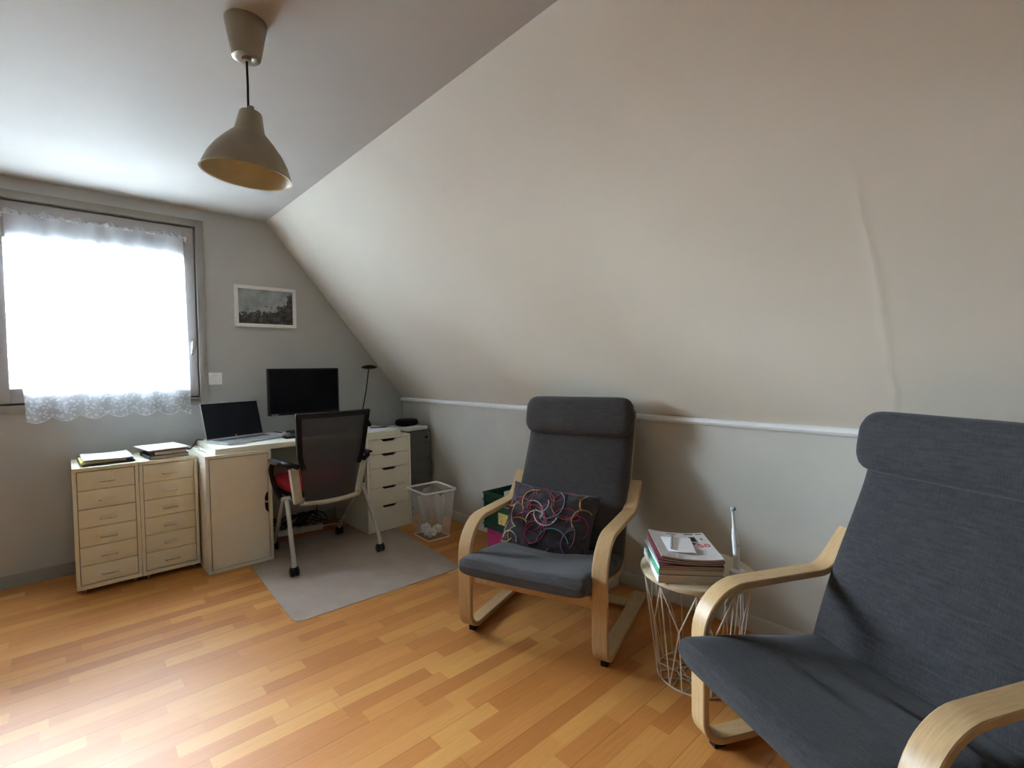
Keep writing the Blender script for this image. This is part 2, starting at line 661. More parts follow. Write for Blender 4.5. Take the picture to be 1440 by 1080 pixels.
M['pillow'] = fabric_mat('dark_quilted_cotton', (0.042, 0.036, 0.040), (0.070, 0.062, 0.068))
M['card_white'] = mat('white_cardboard', (0.72, 0.70, 0.66), 0.7)
M['toothbrush'] = mat('toothbrush_plastic', (0.85, 0.86, 0.87), 0.25)
M['grey_rubber'] = mat('grey_rubber', (0.34, 0.33, 0.31), 0.6)
M['switch'] = mat('switch_plastic', (0.84, 0.83, 0.79), 0.3)
M['teal'] = mat('teal_bristles', (0.05, 0.30, 0.33), 0.6)
for n, c in (('magenta', (0.30, 0.018, 0.085)), ('purple', (0.17, 0.07, 0.20)), ('gold', (0.56, 0.34, 0.08)), ('ivory', (0.50, 0.47, 0.40)),
             ('coral', (0.32, 0.07, 0.065)), ('aqua', (0.12, 0.32, 0.36)), ('brown', (0.16, 0.05, 0.05)), ('olive', (0.36, 0.36, 0.08)),
             ('leaf', (0.03, 0.42, 0.17)), ('ink', (0.012, 0.012, 0.014)), ('cover', (0.60, 0.55, 0.53)), ('roof', (0.40, 0.10, 0.07)), ('render', (0.72, 0.68, 0.62)),
             ('gravel', (0.07, 0.07, 0.065)), ('crimson', (0.62, 0.02, 0.09)), ('lilac', (0.52, 0.44, 0.66)), ('slate', (0.10, 0.11, 0.12))):
    M[n] = mat(n, c, 0.6, var=0.08)
mm, nt_, p_ = newmat('chair_mat_plastic')
p_.inputs['Base Color'].default_value = (0.66, 0.57, 0.50, 1)
p_.inputs['Roughness'].default_value = 0.34
tr_ = N(nt_, 'ShaderNodeBsdfTransparent')
mx_ = N(nt_, 'ShaderNodeMixShader')
nz_ = N(nt_, 'ShaderNodeTexNoise')
nz_.inputs['Scale'].default_value = 6
nz_.inputs['Detail'].default_value = 5
mr_ = N(nt_, 'ShaderNodeMapRange')
mr_.inputs[3].default_value = 0.42
mr_.inputs[4].default_value = 0.62
nt_.links.new(nz_.outputs['Fac'], mr_.inputs[0])
nt_.links.new(mr_.outputs[0], mx_.inputs[0])
nt_.links.new(p_.outputs[0], mx_.inputs[1])
nt_.links.new(tr_.outputs[0], mx_.inputs[2])
nt_.links.new(mx_.outputs[0], nt_.nodes['Material Output'].inputs[0])
M['mat'] = mm


def picture_mat():
    """landscape photo: pale sky, dark wooded hill rising to the right, ragged tree line"""
    m, nt, p = newmat('landscape_print')
    tc = N(nt, 'ShaderNodeTexCoord')
    sp = N(nt, 'ShaderNodeSeparateXYZ')
    nt.links.new(tc.outputs['Object'], sp.inputs[0])
    nz = N(nt, 'ShaderNodeTexNoise')
    nz.inputs['Scale'].default_value = 38
    nz.inputs['Detail'].default_value = 6
    nt.links.new(tc.outputs['Object'], nz.inputs['Vector'])

    def mth(op, a, b=None, c=None):
        n = N(nt, 'ShaderNodeMath', operation=op)
        for i, v in enumerate((a, b, c)):
            if v is None:
                continue
            if isinstance(v, (int, float)):
                n.inputs[i].default_value = v
            else:
                nt.links.new(v, n.inputs[i])
        return n.outputs[0]
    x, z = sp.outputs['X'], sp.outputs['Z']
    x2 = mth('MAXIMUM', mth('ADD', x, -0.02), 0.0)
    ridge = mth('ADD', mth('MULTIPLY', mth('MULTIPLY', x2, x2), 5.2), mth('MULTIPLY', x, 0.06))
    ridge = mth('ADD', ridge, mth('MULTIPLY', mth('SUBTRACT', nz.outputs['Fac'], 0.5), 0.17))
    d = mth('SUBTRACT', z, mth('ADD', ridge, -0.028))
    mr = N(nt, 'ShaderNodeMapRange')
    mr.inputs[1].default_value = -0.012
    mr.inputs[2].default_value = 0.006
    nt.links.new(d, mr.inputs[0])
    n2 = N(nt, 'ShaderNodeTexNoise')
    n2.inputs['Scale'].default_value = 12
    nt.links.new(tc.outputs['Object'], n2.inputs['Vector'])
    r1 = N(nt, 'ShaderNodeValToRGB')
    r1.color_ramp.elements[0].position, r1.color_ramp.elements[1].position = 0.35, 0.6
    r1.color_ramp.elements[0].color = (0.26, 0.30, 0.31, 1)
    r1.color_ramp.elements[1].color = (0.42, 0.46, 0.46, 1)
    nt.links.new(n2.outputs['Fac'], r1.inputs[0])
    r2_ = N(nt, 'ShaderNodeValToRGB')
    r2_.color_ramp.elements[0].position, r2_.color_ramp.elements[1].position = 0.4, 0.75
    r2_.color_ramp.elements[0].color = (0.018, 0.019, 0.018, 1)
    r2_.color_ramp.elements[1].color = (0.12, 0.12, 0.115, 1)
    nt.links.new(nz.outputs['Fac'], r2_.inputs[0])
    mx = N(nt, 'ShaderNodeMix', data_type='RGBA')
    nt.links.new(mr.outputs[0], mx.inputs[0])
    nt.links.new(r2_.outputs[0], mx.inputs[6])
    nt.links.new(r1.outputs[0], mx.inputs[7])
    nt.links.new(mx.outputs[2], p.inputs['Base Color'])
    p.inputs['Roughness'].default_value = 0.4
    return m


M['picture'] = picture_mat()

# ------------------------------------------------------------------ the room
HC, HK, XC, XL, XLC, YB = 2.2991, 0.9425, -1.105, -5.0, -3.895, -6.0
WX0, WX1, WZ0, WZ1 = -3.45, -1.556, 1.02, 2.178


def xzy(a, b, d):
    return (a, d, b)


b = MB()
b.box(XL-0.2, 0.2, YB-0.2, 0.2, -0.1, 0)
b.build('floor', M['floor'], kind='structure')

b = MB()
b.box(XLC-0.02, XC+0.02, YB-0.2, 0.25, HC, HC+0.1)
b.build('ceiling', M['ceiling'], kind='structure')

sl = (HC-HK)/(-XC)
b = MB()
b.prism([(0, HK), (XC, HC), (XC+0.02, HC+0.12), (0.16, HK), (0.16, HK-0.03), (0, HK-0.03)], YB-0.2, 0.25, xzy)
b.build('wall_slope', M['slope'], kind='structure')
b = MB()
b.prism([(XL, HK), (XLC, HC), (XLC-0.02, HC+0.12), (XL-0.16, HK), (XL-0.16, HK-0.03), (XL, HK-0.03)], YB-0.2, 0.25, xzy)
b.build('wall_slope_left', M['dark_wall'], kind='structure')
b = MB()
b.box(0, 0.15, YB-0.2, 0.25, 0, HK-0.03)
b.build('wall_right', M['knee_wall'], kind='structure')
b = MB()
b.box(XL-0.15, XL, YB-0.2, 0.25, 0, HK-0.03)
b.build('wall_left', M['grey_wall'], kind='structure')


def gable(x0, x1, z0, z1, d0, d1):
    b = MB()
    b.prism([(x1, 0), (0, 0), (0, HK), (XC, HC), (x1, HC)], d0, d1, xzy)
    b.prism([(x0, 0), (x0, HC), (XLC, HC), (XL, HK), (XL, 0)], d0, d1, xzy)
    b.box(x0, x1, min(d0, d1), max(d0, d1), 0, z0)
    b.box(x0, x1, min(d0, d1), max(d0, d1), z1, HC)
    return b


gable(WX0, WX1, WZ0, WZ1, 0, 0.25).build('wall_back', M['grey_wall'], kind='structure')
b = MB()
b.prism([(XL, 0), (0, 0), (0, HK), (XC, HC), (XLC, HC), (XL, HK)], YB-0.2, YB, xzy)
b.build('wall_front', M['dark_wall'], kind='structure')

# trims
b = MB()
b.prism([(0, HK-0.032), (-0.016, HK-0.030), (-0.024, HK-0.018), (-0.022, HK-0.006), (-0.010, HK), (0, HK)], YB, 0.0, xzy)
b.build('trim_1', M['white_trim'], kind='structure')
b = MB()
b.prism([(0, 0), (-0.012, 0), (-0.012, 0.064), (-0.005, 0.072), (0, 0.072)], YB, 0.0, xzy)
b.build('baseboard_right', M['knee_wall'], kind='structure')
b = MB()
b.prism([(0, 0), (-0.012, 0), (-0.012, 0.062), (-0.006, 0.072), (0, 0.072)], XL, -0.012, lambda a, z, d: (d, a, z))
b.build('baseboard_back', M['grey_trim'], kind='structure')

# window casing on the gable wall
b = MB()
cw = 0.045
b.box(WX1, WX1+cw, -0.014, 0, WZ0-cw, WZ1+cw, 0.003)
b.box(WX0-cw, WX0, -0.014, 0, WZ0-cw, WZ1+cw, 0.003)
b.box(WX0, WX1, -0.014, 0, WZ1, WZ1+cw, 0.003)
b.box(WX0, WX1, -0.014, 0, WZ0-cw, WZ0, 0.003)
b.build('trim_2', M['grey_trim'], kind='structure')

# window: fixed frame, two sashes
win = MB()
win.box(WX0, WX1, 0.05, 0.12, WZ0, WZ0+0.03)
win.box(WX0, WX1, 0.05, 0.12, WZ1-0.03, WZ1)
win.box(WX0, WX0+0.03, 0.05, 0.12, WZ0, WZ1)
win.box(WX1-0.03, WX1, 0.05, 0.12, WZ0, WZ1)
win.box(-2.56, -2.505, 0.056, 0.12, WZ0, WZ1)
win = win.build('window_1', M['grey_trim'], kind='structure')


def sash(x0, x1, handle):
    s = MB()
    z0, z1, st, TR = WZ0+0.012, WZ1-0.012, 0.062, 0.205
    s.box(x0, x0+st, 0.005, 0.055, z0, z1, 0.004)
    s.box(x1-st, x1, 0.005, 0.055, z0, z1, 0.004)
    s.box(x0+st, x1-st, 0.005, 0.055, z0, z0+0.085, 0.004)
    s.box(x0+st, x1-st, 0.005, 0.055, z1-TR, z1, 0.004)  # top rail made extra tall to darken the curtain's upper band
    so = s.build('sash', M['win_frame'], win)
    g = MB()
    g.box(x0+st-0.005, x1-st+0.005, 0.028, 0.032, z0+0.08, z1-TR+0.005)
    g.build('window_pane', M['glass'], so)
    if handle:
        h = MB()
        hx, hz = x1-0.027, 1.385
        h.box(hx-0.013, hx+0.013, -0.004, 0.006, hz-0.035, hz+0.035, 0.003)
        h.tube([(hx, 0.0, hz), (hx, -0.04, hz)], 0.008)
        h.tube([(hx, -0.04, hz+0.012), (hx-0.004, -0.044, hz-0.03), (hx-0.012, -0.044, hz-0.075)], [0.009, 0.0085, 0.007])
        h.build('window_handle', M['steel'], so)


sash(-2.530, -1.566, True)
sash(-3.44, -2.536, False)
# ------------------------------------------------------------------ outside the window
b = MB()
b.box(-60, 60, 0.6, 90, -3.2, -3.0)
b.build('ground_outside', M['gravel'], kind='structure')


def house(x, y, wd, dp, eave, ridge, label, rz=0):
    t = thing('house', label, 'house', (x, y, -3.0), rz, 'houses beyond the window')
    h = MB()
    h.prism([(-wd/2, 0), (wd/2, 0), (wd/2, eave), (0, ridge), (-wd/2, eave)], 0, dp, xzy)
    h.build('house_wall', M['render'], t)
    r = MB()
    ov = 0.35
    s = (ridge-eave)/(wd/2)
    for sg in (-1, 1):
        r.prism([(0, ridge+0.03), (sg*(wd/2+ov), eave-s*ov+0.03), (sg*(wd/2+ov), eave-s*ov+0.2), (0, ridge+0.24)], -ov, dp+ov, xzy)
    r.build('roof', M['roof'], t)
    wn = MB()
    wn.box(-0.6, 0.6, -0.03, 0.02, eave-1.5, eave-0.3)
    wn.build('house_window', M['slate'], t)
    return t


house(-2.4, 24, 7, 8, 2.9, 5.0, 'white gabled house with red roof behind the lace curtain')
house(-12.5, 21, 8, 9, 2.3, 4.1, 'house with red roof past the curtain edge at the left of the window', 0.15)

# ------------------------------------------------------------------ curtain
CX0T, CX1T, CX0B, CX1B = -2.462, -1.632, -2.405, -1.622
ct = thing('sheer_curtain', 'white sheer lace curtain with scalloped hem hanging on the window', 'curtain', (0, 0, 0.93))
b = MB()


def curt(u, v):
    # u across, v down
    x = (CX0T+(CX1T-CX0T)*u)*(1-v)+(CX0B+(CX1B-CX0B)*u)*v
    ph = (u*7) % 1.0
    sc = 0.030*abs(math.sin(math.pi*(u*6.3+0.15)))
    zb = 0.945+0.012*math.sin(u*3)-sc*1.0
    zt = 2.090
    z = zt+(zb-zt)*v
    y = -0.034+0.010*math.sin(u*math.pi*13+v*1.2)*(0.25+0.75*v)+0.005*math.sin(u*41+v*3)
    y -= 0.012*v
    return (x, y, z-0.93)


b.grid(150, 36, curt)
b.build('curtain_panel', M['curtain'], ct)
b = MB()


def ruff(u, v):
    x = CX0T+(CX1T-CX0T)*u
    z = 2.083+v*(0.022+0.008*math.sin(u*37)+0.006*math.sin(u*71))
    y = -0.036+0.007*math.sin(u*140+v*2)
    return (x, y, z-0.93)


b.grid(200, 5, ruff)
b.build('curtain_header', M['curtain'], ct)
b = MB()
hp = [Vector(curt(i/140, 1.0)) for i in range(141)]
b.tube([p+Vector((0, -0.001, 0)) for p in hp], 0.0022, n=5)
b.build('scalloped_hem', M['paper'], ct)
for u0 in (0.17, 0.33, 0.50, 0.66, 0.82):
    b = MB()
    b.grid(4, 30, lambda u, v, u0=u0: tuple(Vector(curt(u0+(u-0.5)*0.012, v*0.96+0.01))+Vector((0, -0.003, 0))))
    b.build('pressed_fold', M['curtain'], ct)
rd = MB()
rd.tube([(-2.475, -0.030, 2.087), (-1.616, -0.030, 2.087)], 0.004)
rd = tag(rd.build('curtain_rod', M['white_trim']), 'thin white rod carrying the lace curtain at the top of the window', 'rod')
for x in (-2.472, -1.618):
    k = MB()
    k.box(x-0.006, x+0.006, -0.04, 0.006, 2.072, 2.092, 0.002)
    k.tube([(x, -0.036, 2.075), (x, -0.040, 2.06), (x, -0.030, 2.055)], 0.003)
    k.build('rod_hook', M['white_trim'], rd)

# ------------------------------------------------------------------ picture and switch on the gable wall
px0, px1, pz0, pz1 = -1.3335, -0.9128, 1.5183, 1.8153
pc = ((px0+px1)/2, 0, (pz0+pz1)/2)
pt = thing('framed_picture', 'white framed landscape photo hanging on the grey wall', 'picture', pc)
hw, hh, bw = (px1-px0)/2, (pz1-pz0)/2, 0.024
b = MB()
b.box(-hw, hw, -0.02, 0, hh-bw, hh, 0.002)
b.box(-hw, hw, -0.02, 0, -hh, -hh+bw, 0.002)
b.box(-hw, -hw+bw, -0.02, 0, -hh+bw, hh-bw, 0.002)
b.box(hw-bw, hw, -0.02, 0, -hh+bw, hh-bw, 0.002)
b.build('picture_frame', M['white_trim'], pt)
b = MB()
b.box(-hw+bw, hw-bw, -0.010, -0.002, -hh+bw, hh-bw)
po = b.build('photo_print', M['picture'], pt)
b = MB()      # the little red-roofed chapel in the print
b.prism([(-0.012, 0.000), (0.014, 0.000), (0.014, 0.006), (0.006, 0.010), (0.002, 0.010), (-0.001, 0.024), (-0.004, 0.010), (-0.012, 0.006)], -0.0105, -0.0098, xzy)
b.build('chapel_image', M['roof'], po)

sw = thing('light_switch', 'white square double light switch right of the window', 'switch', (-1.466, 0, 1.148))
b = MB()
b.box(-0.041, 0.041, -0.009, 0, -0.041, 0.041, 0.003)
b.build('switch_plate', M['switch'], sw)
for s in (0, 1):
    b = MB()
    b.box(-0.025+s*0.0255, -0.0005+s*0.0255, -0.014, -0.008, -0.025, 0.025, 0.002)
    b.build('rocker', M['switch'], sw)

# ------------------------------------------------------------------ pendant lamp
pl = thing('pendant_lamp', 'brushed metal dome pendant lamp hanging from the ceiling', 'lamp', (-1.779, -2.183, 2.299))
b = MB()
b.lathe([(0, 0), (0.060, 0), (0.061, -0.004), (0.044, -0.100), (0.041, -0.112), (0.030, -0.116), (0.014, -0.112), (0.014, -0.122), (0, -0.122)], n=40)
b.build('ceiling_canopy', M['lamp'], pl)
b = MB()
b.tube([(0, 0, -0.115), (0.001, 0, -0.2), (0, 0, -0.275)], 0.0036)
b.build('lamp_cord', M['black_plastic'], pl)
sprof = [(0.009, -0.262), (0.010, -0.275), (0.030, -0.280), (0.034, -0.286), (0.044, -0.340), (0.046, -0.345), (0.052, -0.350), (0.072, -0.372),
         (0.098, -0.405), (0.116, -0.436), (0.127, -0.466), (0.130, -0.478), (0.1325, -0.480)]
b = MB()
b.lathe(sprof, n=48)
so = b.build('lamp_shade', M['lamp'], pl)
tilt = Matrix.Translation((0, 0, -0.37)) @ Matrix.Rotation(math.radians(5.0), 4, fw) @ Matrix.Translation((0, 0, 0.37))
so.matrix_basis = tilt
b = MB()
b.lathe([(0.1325, -0.480), (0.127, -0.478), (0.122, -0.462), (0.112, -0.436), (0.094, -0.407), (0.068, -0.376), (0.048, -0.355), (0.028, -0.350), (0, -0.350)], n=48)
b.build('shade_lining', M['lamp_in'], so)
b = MB()
b.lathe([(0, -0.35), (0.014, -0.352), (0.014, -0.375), (0.026, -0.40), (0.026, -0.415), (0.016, -0.432), (0, -0.438)], n=20)
b.build('light_bulb', M['paper'], pl).matrix_basis = tilt

# ------------------------------------------------------------------ metal drawer cabinets


def metal_cabinet(x0, y0, label):
    W, D, H = 0.2815, 0.42, 0.69
    t = thing('metal_drawer_cabinet', label, 'cabinet', (x0+W/2, y0+D/2, 0), 0, 'cream metal drawer cabinets')
    b = MB()
    s = 0.0165
    b.box(-W/2, W/2, -D/2+0.02, D/2, 0.032, H, 0.002)
    b.box(-W/2, W/2, -D/2, -D/2+0.02, H-0.020, H, 0.002)
    b.box(-W/2, W/2, -D/2, -D/2+0.02, 0.032, 0.055, 0.002)
    b.box(-W/2, -W/2+s, -D/2, -D/2+0.02, 0.055, H-0.02, 0.001)
    b.box(W/2-s, W/2, -D/2, -D/2+0.02, 0.055, H-0.02, 0.001)
    b.build('cabinet_body', M['cream_metal'], t)
    b = MB()
    b.box(-W/2+s, W/2-s, -D/2+0.019, -D/2+0.0205, 0.055, H-0.02)
    b.build('drawer_gap_shade', M['gap_shade'], t)  # black sheet that paints the shade between the drawers
    z0, z1 = 0.0575, H-0.0225
    dh = (z1-z0)/6
    for k in range(6):
        a, c = z0+k*dh+0.0013, z0+(k+1)*dh-0.0013
        b = MB()
        b.box(-W/2+s+0.0025, W/2-s-0.0025, -D/2+0.001, -D/2+0.0185, a, c, 0.002)
        d = b.build('drawer', M['cream_metal'], t)
        b = MB()
        zc = (a+c)/2-0.008
        b.tube([(-0.034, -D/2+0.003, zc), (-0.034, -D/2-0.016, zc), (-0.030, -D/2-0.019, zc), (0.030, -D/2-0.019, zc), (0.034, -D/2-0.016, zc), (0.034, -D/2+0.003, zc)], 0.0035, n=6)
        b.build('drawer_handle', M['steel'], d)
        b = MB()
        zt = zc+0.026
        for u0, u1, w0, w1 in ((-0.026, 0.026, zt+0.010, zt+0.0118), (-0.026, 0.026, zt-0.0118, zt-0.010), (-0.026, -0.0245, zt-0.01, zt+0.01), (0.0245, 0.026, zt-0.01, zt+0.01)):
            b.box(u0, u1, -D/2-0.0005, -D/2+0.002, w0, w1)
        b.build('label_holder', M['cream_metal'], d)
    for sx in (-1, 1):
        for sy in (-1, 1):
            b = MB()
            cx, cy = sx*(W/2-0.03), sy*(D/2-0.04)
            b.box(cx-0.008, cx+0.008, cy-0.010, cy+0.010, 0.02, 0.034)
            for o in (-0.007, 0.003):
                b.tube([(cx+o, cy, 0.0125), (cx+o+0.004, cy, 0.0125)], 0.0125, n=14)
            b.build('caster', M['grey_rubber'], t)
    return t


metal_cabinet(-2.2284, -0.437, 'cream six drawer metal cabinet on casters, left one with the white papers on top')
metal_cabinet(-1.9455, -0.443, 'cream six drawer metal cabinet on casters, right one with books on top')

# ------------------------------------------------------------------ desk units


def unit_shell(W, D, H):
    b = MB()
    p = 0.018
    b.box(-W/2, -W/2+p, -D/2, D/2, 0, H, 0.001)
    b.box(W/2-p, W/2, -D/2, D/2, 0, H, 0.001)
    b.box(-W/2+p, W/2-p, -D/2, D/2, H-p, H, 0.001)
    b.box(-W/2+p, W/2-p, -D/2, D/2, 0, p, 0.001)
    b.box(-W/2+p, W/2-p, D/2-0.008, D/2, p, H-p)
    return b


W, D, H = 0.36, 0.58, 0.70
t = thing('desk_cupboard', 'tall white desk cupboard with one door under the left end of the desk', 'cupboard', (-1.6526+W/2, -0.609+D/2, 0))
unit_shell(W, D, H).build('cupboard_body', M['white_lam'], t)
b = MB()
b.box(-W/2+0.018, W/2-0.018, -D/2+0.024, -D/2+0.027, 0.018, H-0.018)
b.build('door_gap_shade', M['gap_shade'], t)  # black sheet that paints the shade round the door
x0, x1, z0, z1 = -W/2+0.0225, W/2-0.0225, 0.0225, H-0.0225
zc, hl, cd_ = 0.372, 0.070, 0.021
notch = [(x1, z0), (x1, zc-hl), (x1-cd_*0.75, zc-hl*0.72), (x1-cd_, zc-hl*0.45), (x1-cd_, zc+hl*0.45), (x1-cd_*0.75, zc+hl*0.72), (x1, zc+hl), (x1, z1), (x0, z1), (x0, z0)]
b = MB()
b.prism(notch, -D/2+0.003, -D/2+0.021, xzy)
d = b.build('cupboard_door', M['white_lam'], t)
b = MB()
b.box(x1-0.016, x1+0.001, -D/2+0.012, -D/2+0.02, zc-0.006, zc+0.006)
b.build('door_latch', M['steel'], d)

t = thing('desk_drawer_unit', 'white five drawer unit under the right end of the desk', 'drawers', (-0.6514+W/2, -0.6095+D/2, 0))
unit_shell(W, D, H).build('drawer_body', M['white_lam'], t)
b = MB()
b.box(-W/2+0.018, W/2-0.018, -D/2+0.03, -D/2+0.033, 0.018, H-0.018)
b.build('drawer_gap_shade', M['gap_shade'], t)  # black sheet painting shade behind the drawer fronts
hts = [0.107, 0.107, 0.140, 0.140, 0.168]
zz = H-0.020
for h in hts:
    a, c = zz-h+0.0015, zz-0.0015
    zz -= h
    x0, x1 = -W/2+0.0205, W/2-0.0205
    gl, gd = 0.063, 0.018
    poly = [(x0, a), (x1, a), (x1, c), (gl, c), (gl-0.018, c-gd*0.85), (gl-0.026, c-gd), (-gl+0.026, c-gd), (-gl+0.018, c-gd*0.85), (-gl, c), (x0, c)]
    b = MB()
    b.prism(poly, -D/2+0.002, -D/2+0.020, xzy)
    b.build('drawer', M['white_lam'], t)

b = MB()
b.box(-0.617, 0.617, -0.29, 0.29, -0.034, 0, 0.0015)
tag(b.build('desk', M['white_lam'], loc=(-0.977, -0.295, 0.734)), 'long white desk top lying across the cupboard and drawer unit', 'desk')

# grey cabinet in the corner
t = thing('filing_cabinet', 'small dark grey metal drawer cabinet in the room corner', 'cabinet', (-0.155, -0.285, 0))
W, D, H = 0.245, 0.41, 0.70
b = MB()
b.box(-W/2, W/2, -D/2+0.02, D/2, 0.02, H, 0.002)
b.box(-W/2, -W/2+0.012, -D/2, -D/2+0.02, 0.02, H-0.012)
b.box(W/2-0.012, W/2, -D/2, -D/2+0.02, 0.02, H-0.012)
b.box(-W/2, W/2, -D/2, -D/2+0.02, H-0.014, H, 0.002)
for sx in (-1, 1):
    for sy in (-1, 1):
        b.box(sx*0.1-0.012, sx*0.1+0.012, sy*0.17-0.012, sy*0.17+0.012, 0, 0.02)
b.build('cabinet_body', M['grey_metal'], t)
z = H-0.018
for h in (0.085, 0.13, 0.13, 0.13, 0.19):
    b = MB()
    b.box(-W/2+0.014, W/2-0.014, -D/2-0.004, -D/2+0.019, z-h+0.004, z, 0.004)
    b.box(-W/2+0.03, W/2-0.05, -D/2-0.008, -D/2, z-0.018, z-0.012, 0.001)
    dr = b.build('drawer', M['grey_metal'], t)
    if h == 0.085:
        b = MB()
        b.lathe([(0, -0.002), (0.011, -0.002), (0.011, 0.006), (0.006, 0.008), (0, 0.008)], n=18,
                mat=Matrix.Translation((0.080, -D/2-0.004, z-0.042)) @ Matrix.Rotation(math.radians(90), 4, 'X'))
        b.build('lock', M['black_plastic'], dr)
    z -= h

t = MB()
t.box(-0.10, 0.10, -0.14, 0.14, 0, 0.026, 0.004)
tag(t.build('book', M['card_white'], loc=(-0.163, -0.345, 0.70), rz=0.12), 'thick white book lying flat on the grey corner cabinet', 'book')
b = MB()
b.grid(28, 13, lambda u, v: (0.088*math.copysign(abs(math.cos(2*math.pi*u))**0.55, math.cos(2*math.pi*u))*math.cos(math.pi*(v-0.5))**0.45 if abs(v-0.5) < 0.4999 else 0,
                             0.068*math.copysign(abs(math.sin(2*math.pi*u))**0.55, math.sin(2*math.pi*u))*math.cos(math.pi*(v-0.5))**0.45 if abs(v-0.5) < 0.4999 else 0,
                             0.030+0.030*math.copysign(abs(math.sin(math.pi*(v-0.5)))**0.6, v-0.5)), closed_u=True)
cs = b.build('zip_case', M['black_plastic'], loc=(-0.163, -0.34, 0.726), rz=0.2, weld=0.0005)
tag(cs, 'rounded black zip case lying on the white book in the corner', 'case')

# ------------------------------------------------------------------ things on the metal cabinets
b = MB()
b.box(-0.115, 0.115, -0.135, 0.135, 0, 0.010, 0.003)
tag(b.build('document_tray', M['plum'], loc=(-2.078, -0.262, 0.69), rz=0.06), 'dark folder lying under the white papers on the left metal cabinet', 'folder')
b = MB()
b.box(-0.113, 0.085, -0.12, 0.12, 0, 0.012, 0.003)
tag(b.build('card_folder', M['yellow'], loc=(-2.083, -0.258, 0.70), rz=0.03), 'yellow card folder showing under the white papers', 'folder')
b = MB()
for k in range(5):
    off = random.uniform(-0.006, 0.006)
    b.grid(12, 8, lambda u, v, k=k, off=off: ((u-0.5)*0.212+off, (v-0.5)*0.29+off, 0.0016*k+0.006*(1-u)**2+0.006*max(0, u-0.5)**2*4*v))
    b.grid(12, 8, lambda u, v, k=k, off=off: ((u-0.5)*0.212+off, (v-0.5)*0.29+off, 0.0016*k+0.0012+0.006*(1-u)**2+0.006*max(0, u-0.5)**2*4*v))
b.box(-0.1, 0.1, -0.13, 0.13, -0.0005, 0.001)
tag(b.build('paper_sheaf', M['paper'], loc=(-2.074, -0.250, 0.7125), rz=0.04), 'loose white papers on top of the left metal cabinet', 'papers', kind='stuff')

bz = 0.69
for (w_, d_, h_, m_, nm, lb, ct_, dx, dy, rz) in (
        (0.195, 0.25, 0.020, 'slate', 'book', 'dark covered book at the bottom of the pile on the right metal cabinet', 'book', 0, 0, 0.10),
        (0.165, 0.24, 0.022, 'page', 'book', 'thick book with beige page edges, second in the pile on the right metal cabinet', 'book', 0.005, 0.0, 0.12),
        (0.185, 0.25, 0.010, 'slate', 'notebook', 'thin dark notebook near the top of the pile on the right metal cabinet', 'notebook', -0.005, 0.01, 0.10)):
    b = MB()
    b.box(-w_/2, w_/2, -d_/2, d_/2, 0, 0.002, mi=0)
    b.box(-w_/2, w_/2, -d_/2, d_/2, h_-0.002, h_, mi=0)
    b.box(-w_/2, -w_/2+0.003, -d_/2, d_/2, 0.002, h_-0.002, mi=0)
    b.box(-w_/2+0.003, w_/2-0.003, -d_/2+0.003, d_/2-0.003, 0.002, h_-0.002, mi=1)
    tag(b.build(nm, [M['slate'] if m_ == 'page' else M[m_], M['page']], loc=(-1.805+dx, -0.275+dy, bz), rz=rz), lb, ct_)
    bz += h_+0.0005
b = MB()
b.box(-0.105, 0.105, -0.145, 0.145, 0, 0.005, 0.001)
tag(b.build('magazine', M['paper'], loc=(-1.818, -0.28, bz), rz=0.16), 'pale magazine topping the book pile on the right metal cabinet', 'magazine')
b = MB()
b.tube(smooth_path([(-1.73, -0.14, 0.694), (-1.70, -0.18, 0.700), (-1.66, -0.20, 0.704), (-1.63, -0.10, 0.705), (-1.605, -0.055, 0.72), (-1.597, -0.06, 0.739), (-1.565, -0.09, 0.739)], 6), 0.003, n=6)
tag(b.build('power_cable', M['black_plastic']), 'black cable running from the laptop over the desk end', 'cable')
b = MB()
b.tube(smooth_path([(-1.62, -0.47, 0.7025), (-1.618, -0.38, 0.7025), (-1.63, -0.3, 0.7025), (-1.612, -0.2, 0.7025), (-1.63, -0.06, 0.7025)], 6), 0.002, n=6)
tag(b.build('thin_cable', M['grey_rubber']), 'thin grey cable lying on top of the white cupboard', 'cable')

# ------------------------------------------------------------------ laptop
lt = thing('laptop', 'open silver laptop with dark screen on the left of the desk', 'laptop', (-1.352, -0.305, 0.734), math.radians(17))
LW, LD = 0.388, 0.255
b = MB()
b.box(-LW/2, LW/2, -LD/2, LD/2, 0.004, 0.016, 0.004)
for sx in (-1, 1):
    for sy in (-1, 1):
        b.box(sx*0.17-0.01, sx*0.17+0.01, sy*0.1-0.006, sy*0.1+0.006, 0, 0.005)
lb_ = b.build('laptop_base', M['alu'], lt)
b = MB()
for r in range(5):
    for c in range(16):
        kx, ky = -0.172+c*0.0216, 0.005+r*0.0185
        b.box(kx, kx+0.0185, ky, ky+0.0155, 0.0155, 0.0175)
b.build('laptop_keyboard', M['slate'], lb_)
b = MB()
b.box(-0.06, 0.06, -0.115, -0.03, 0.0158, 0.0164)
b.build('touchpad', M['silver'], lb_)
TL = Matrix.Translation((0, LD/2-0.004, 0.016)) @ Matrix.Rotation(math.radians(-16), 4, 'X')
LH = 0.246
b = MB()
b.box(-LW/2, LW/2, 0.0, 0.007, 0, LH, 0.003, mat=TL)
ld = b.build('laptop_lid', M['alu'], lt)
b = MB()
b.box(-LW/2+0.003, LW/2-0.003, -0.0012, 0.001, 0.006, LH-0.003, mat=TL)
b.build('laptop_screen', M['screen_blue'], ld)
b = MB()      # small round maker's mark on the lower bezel
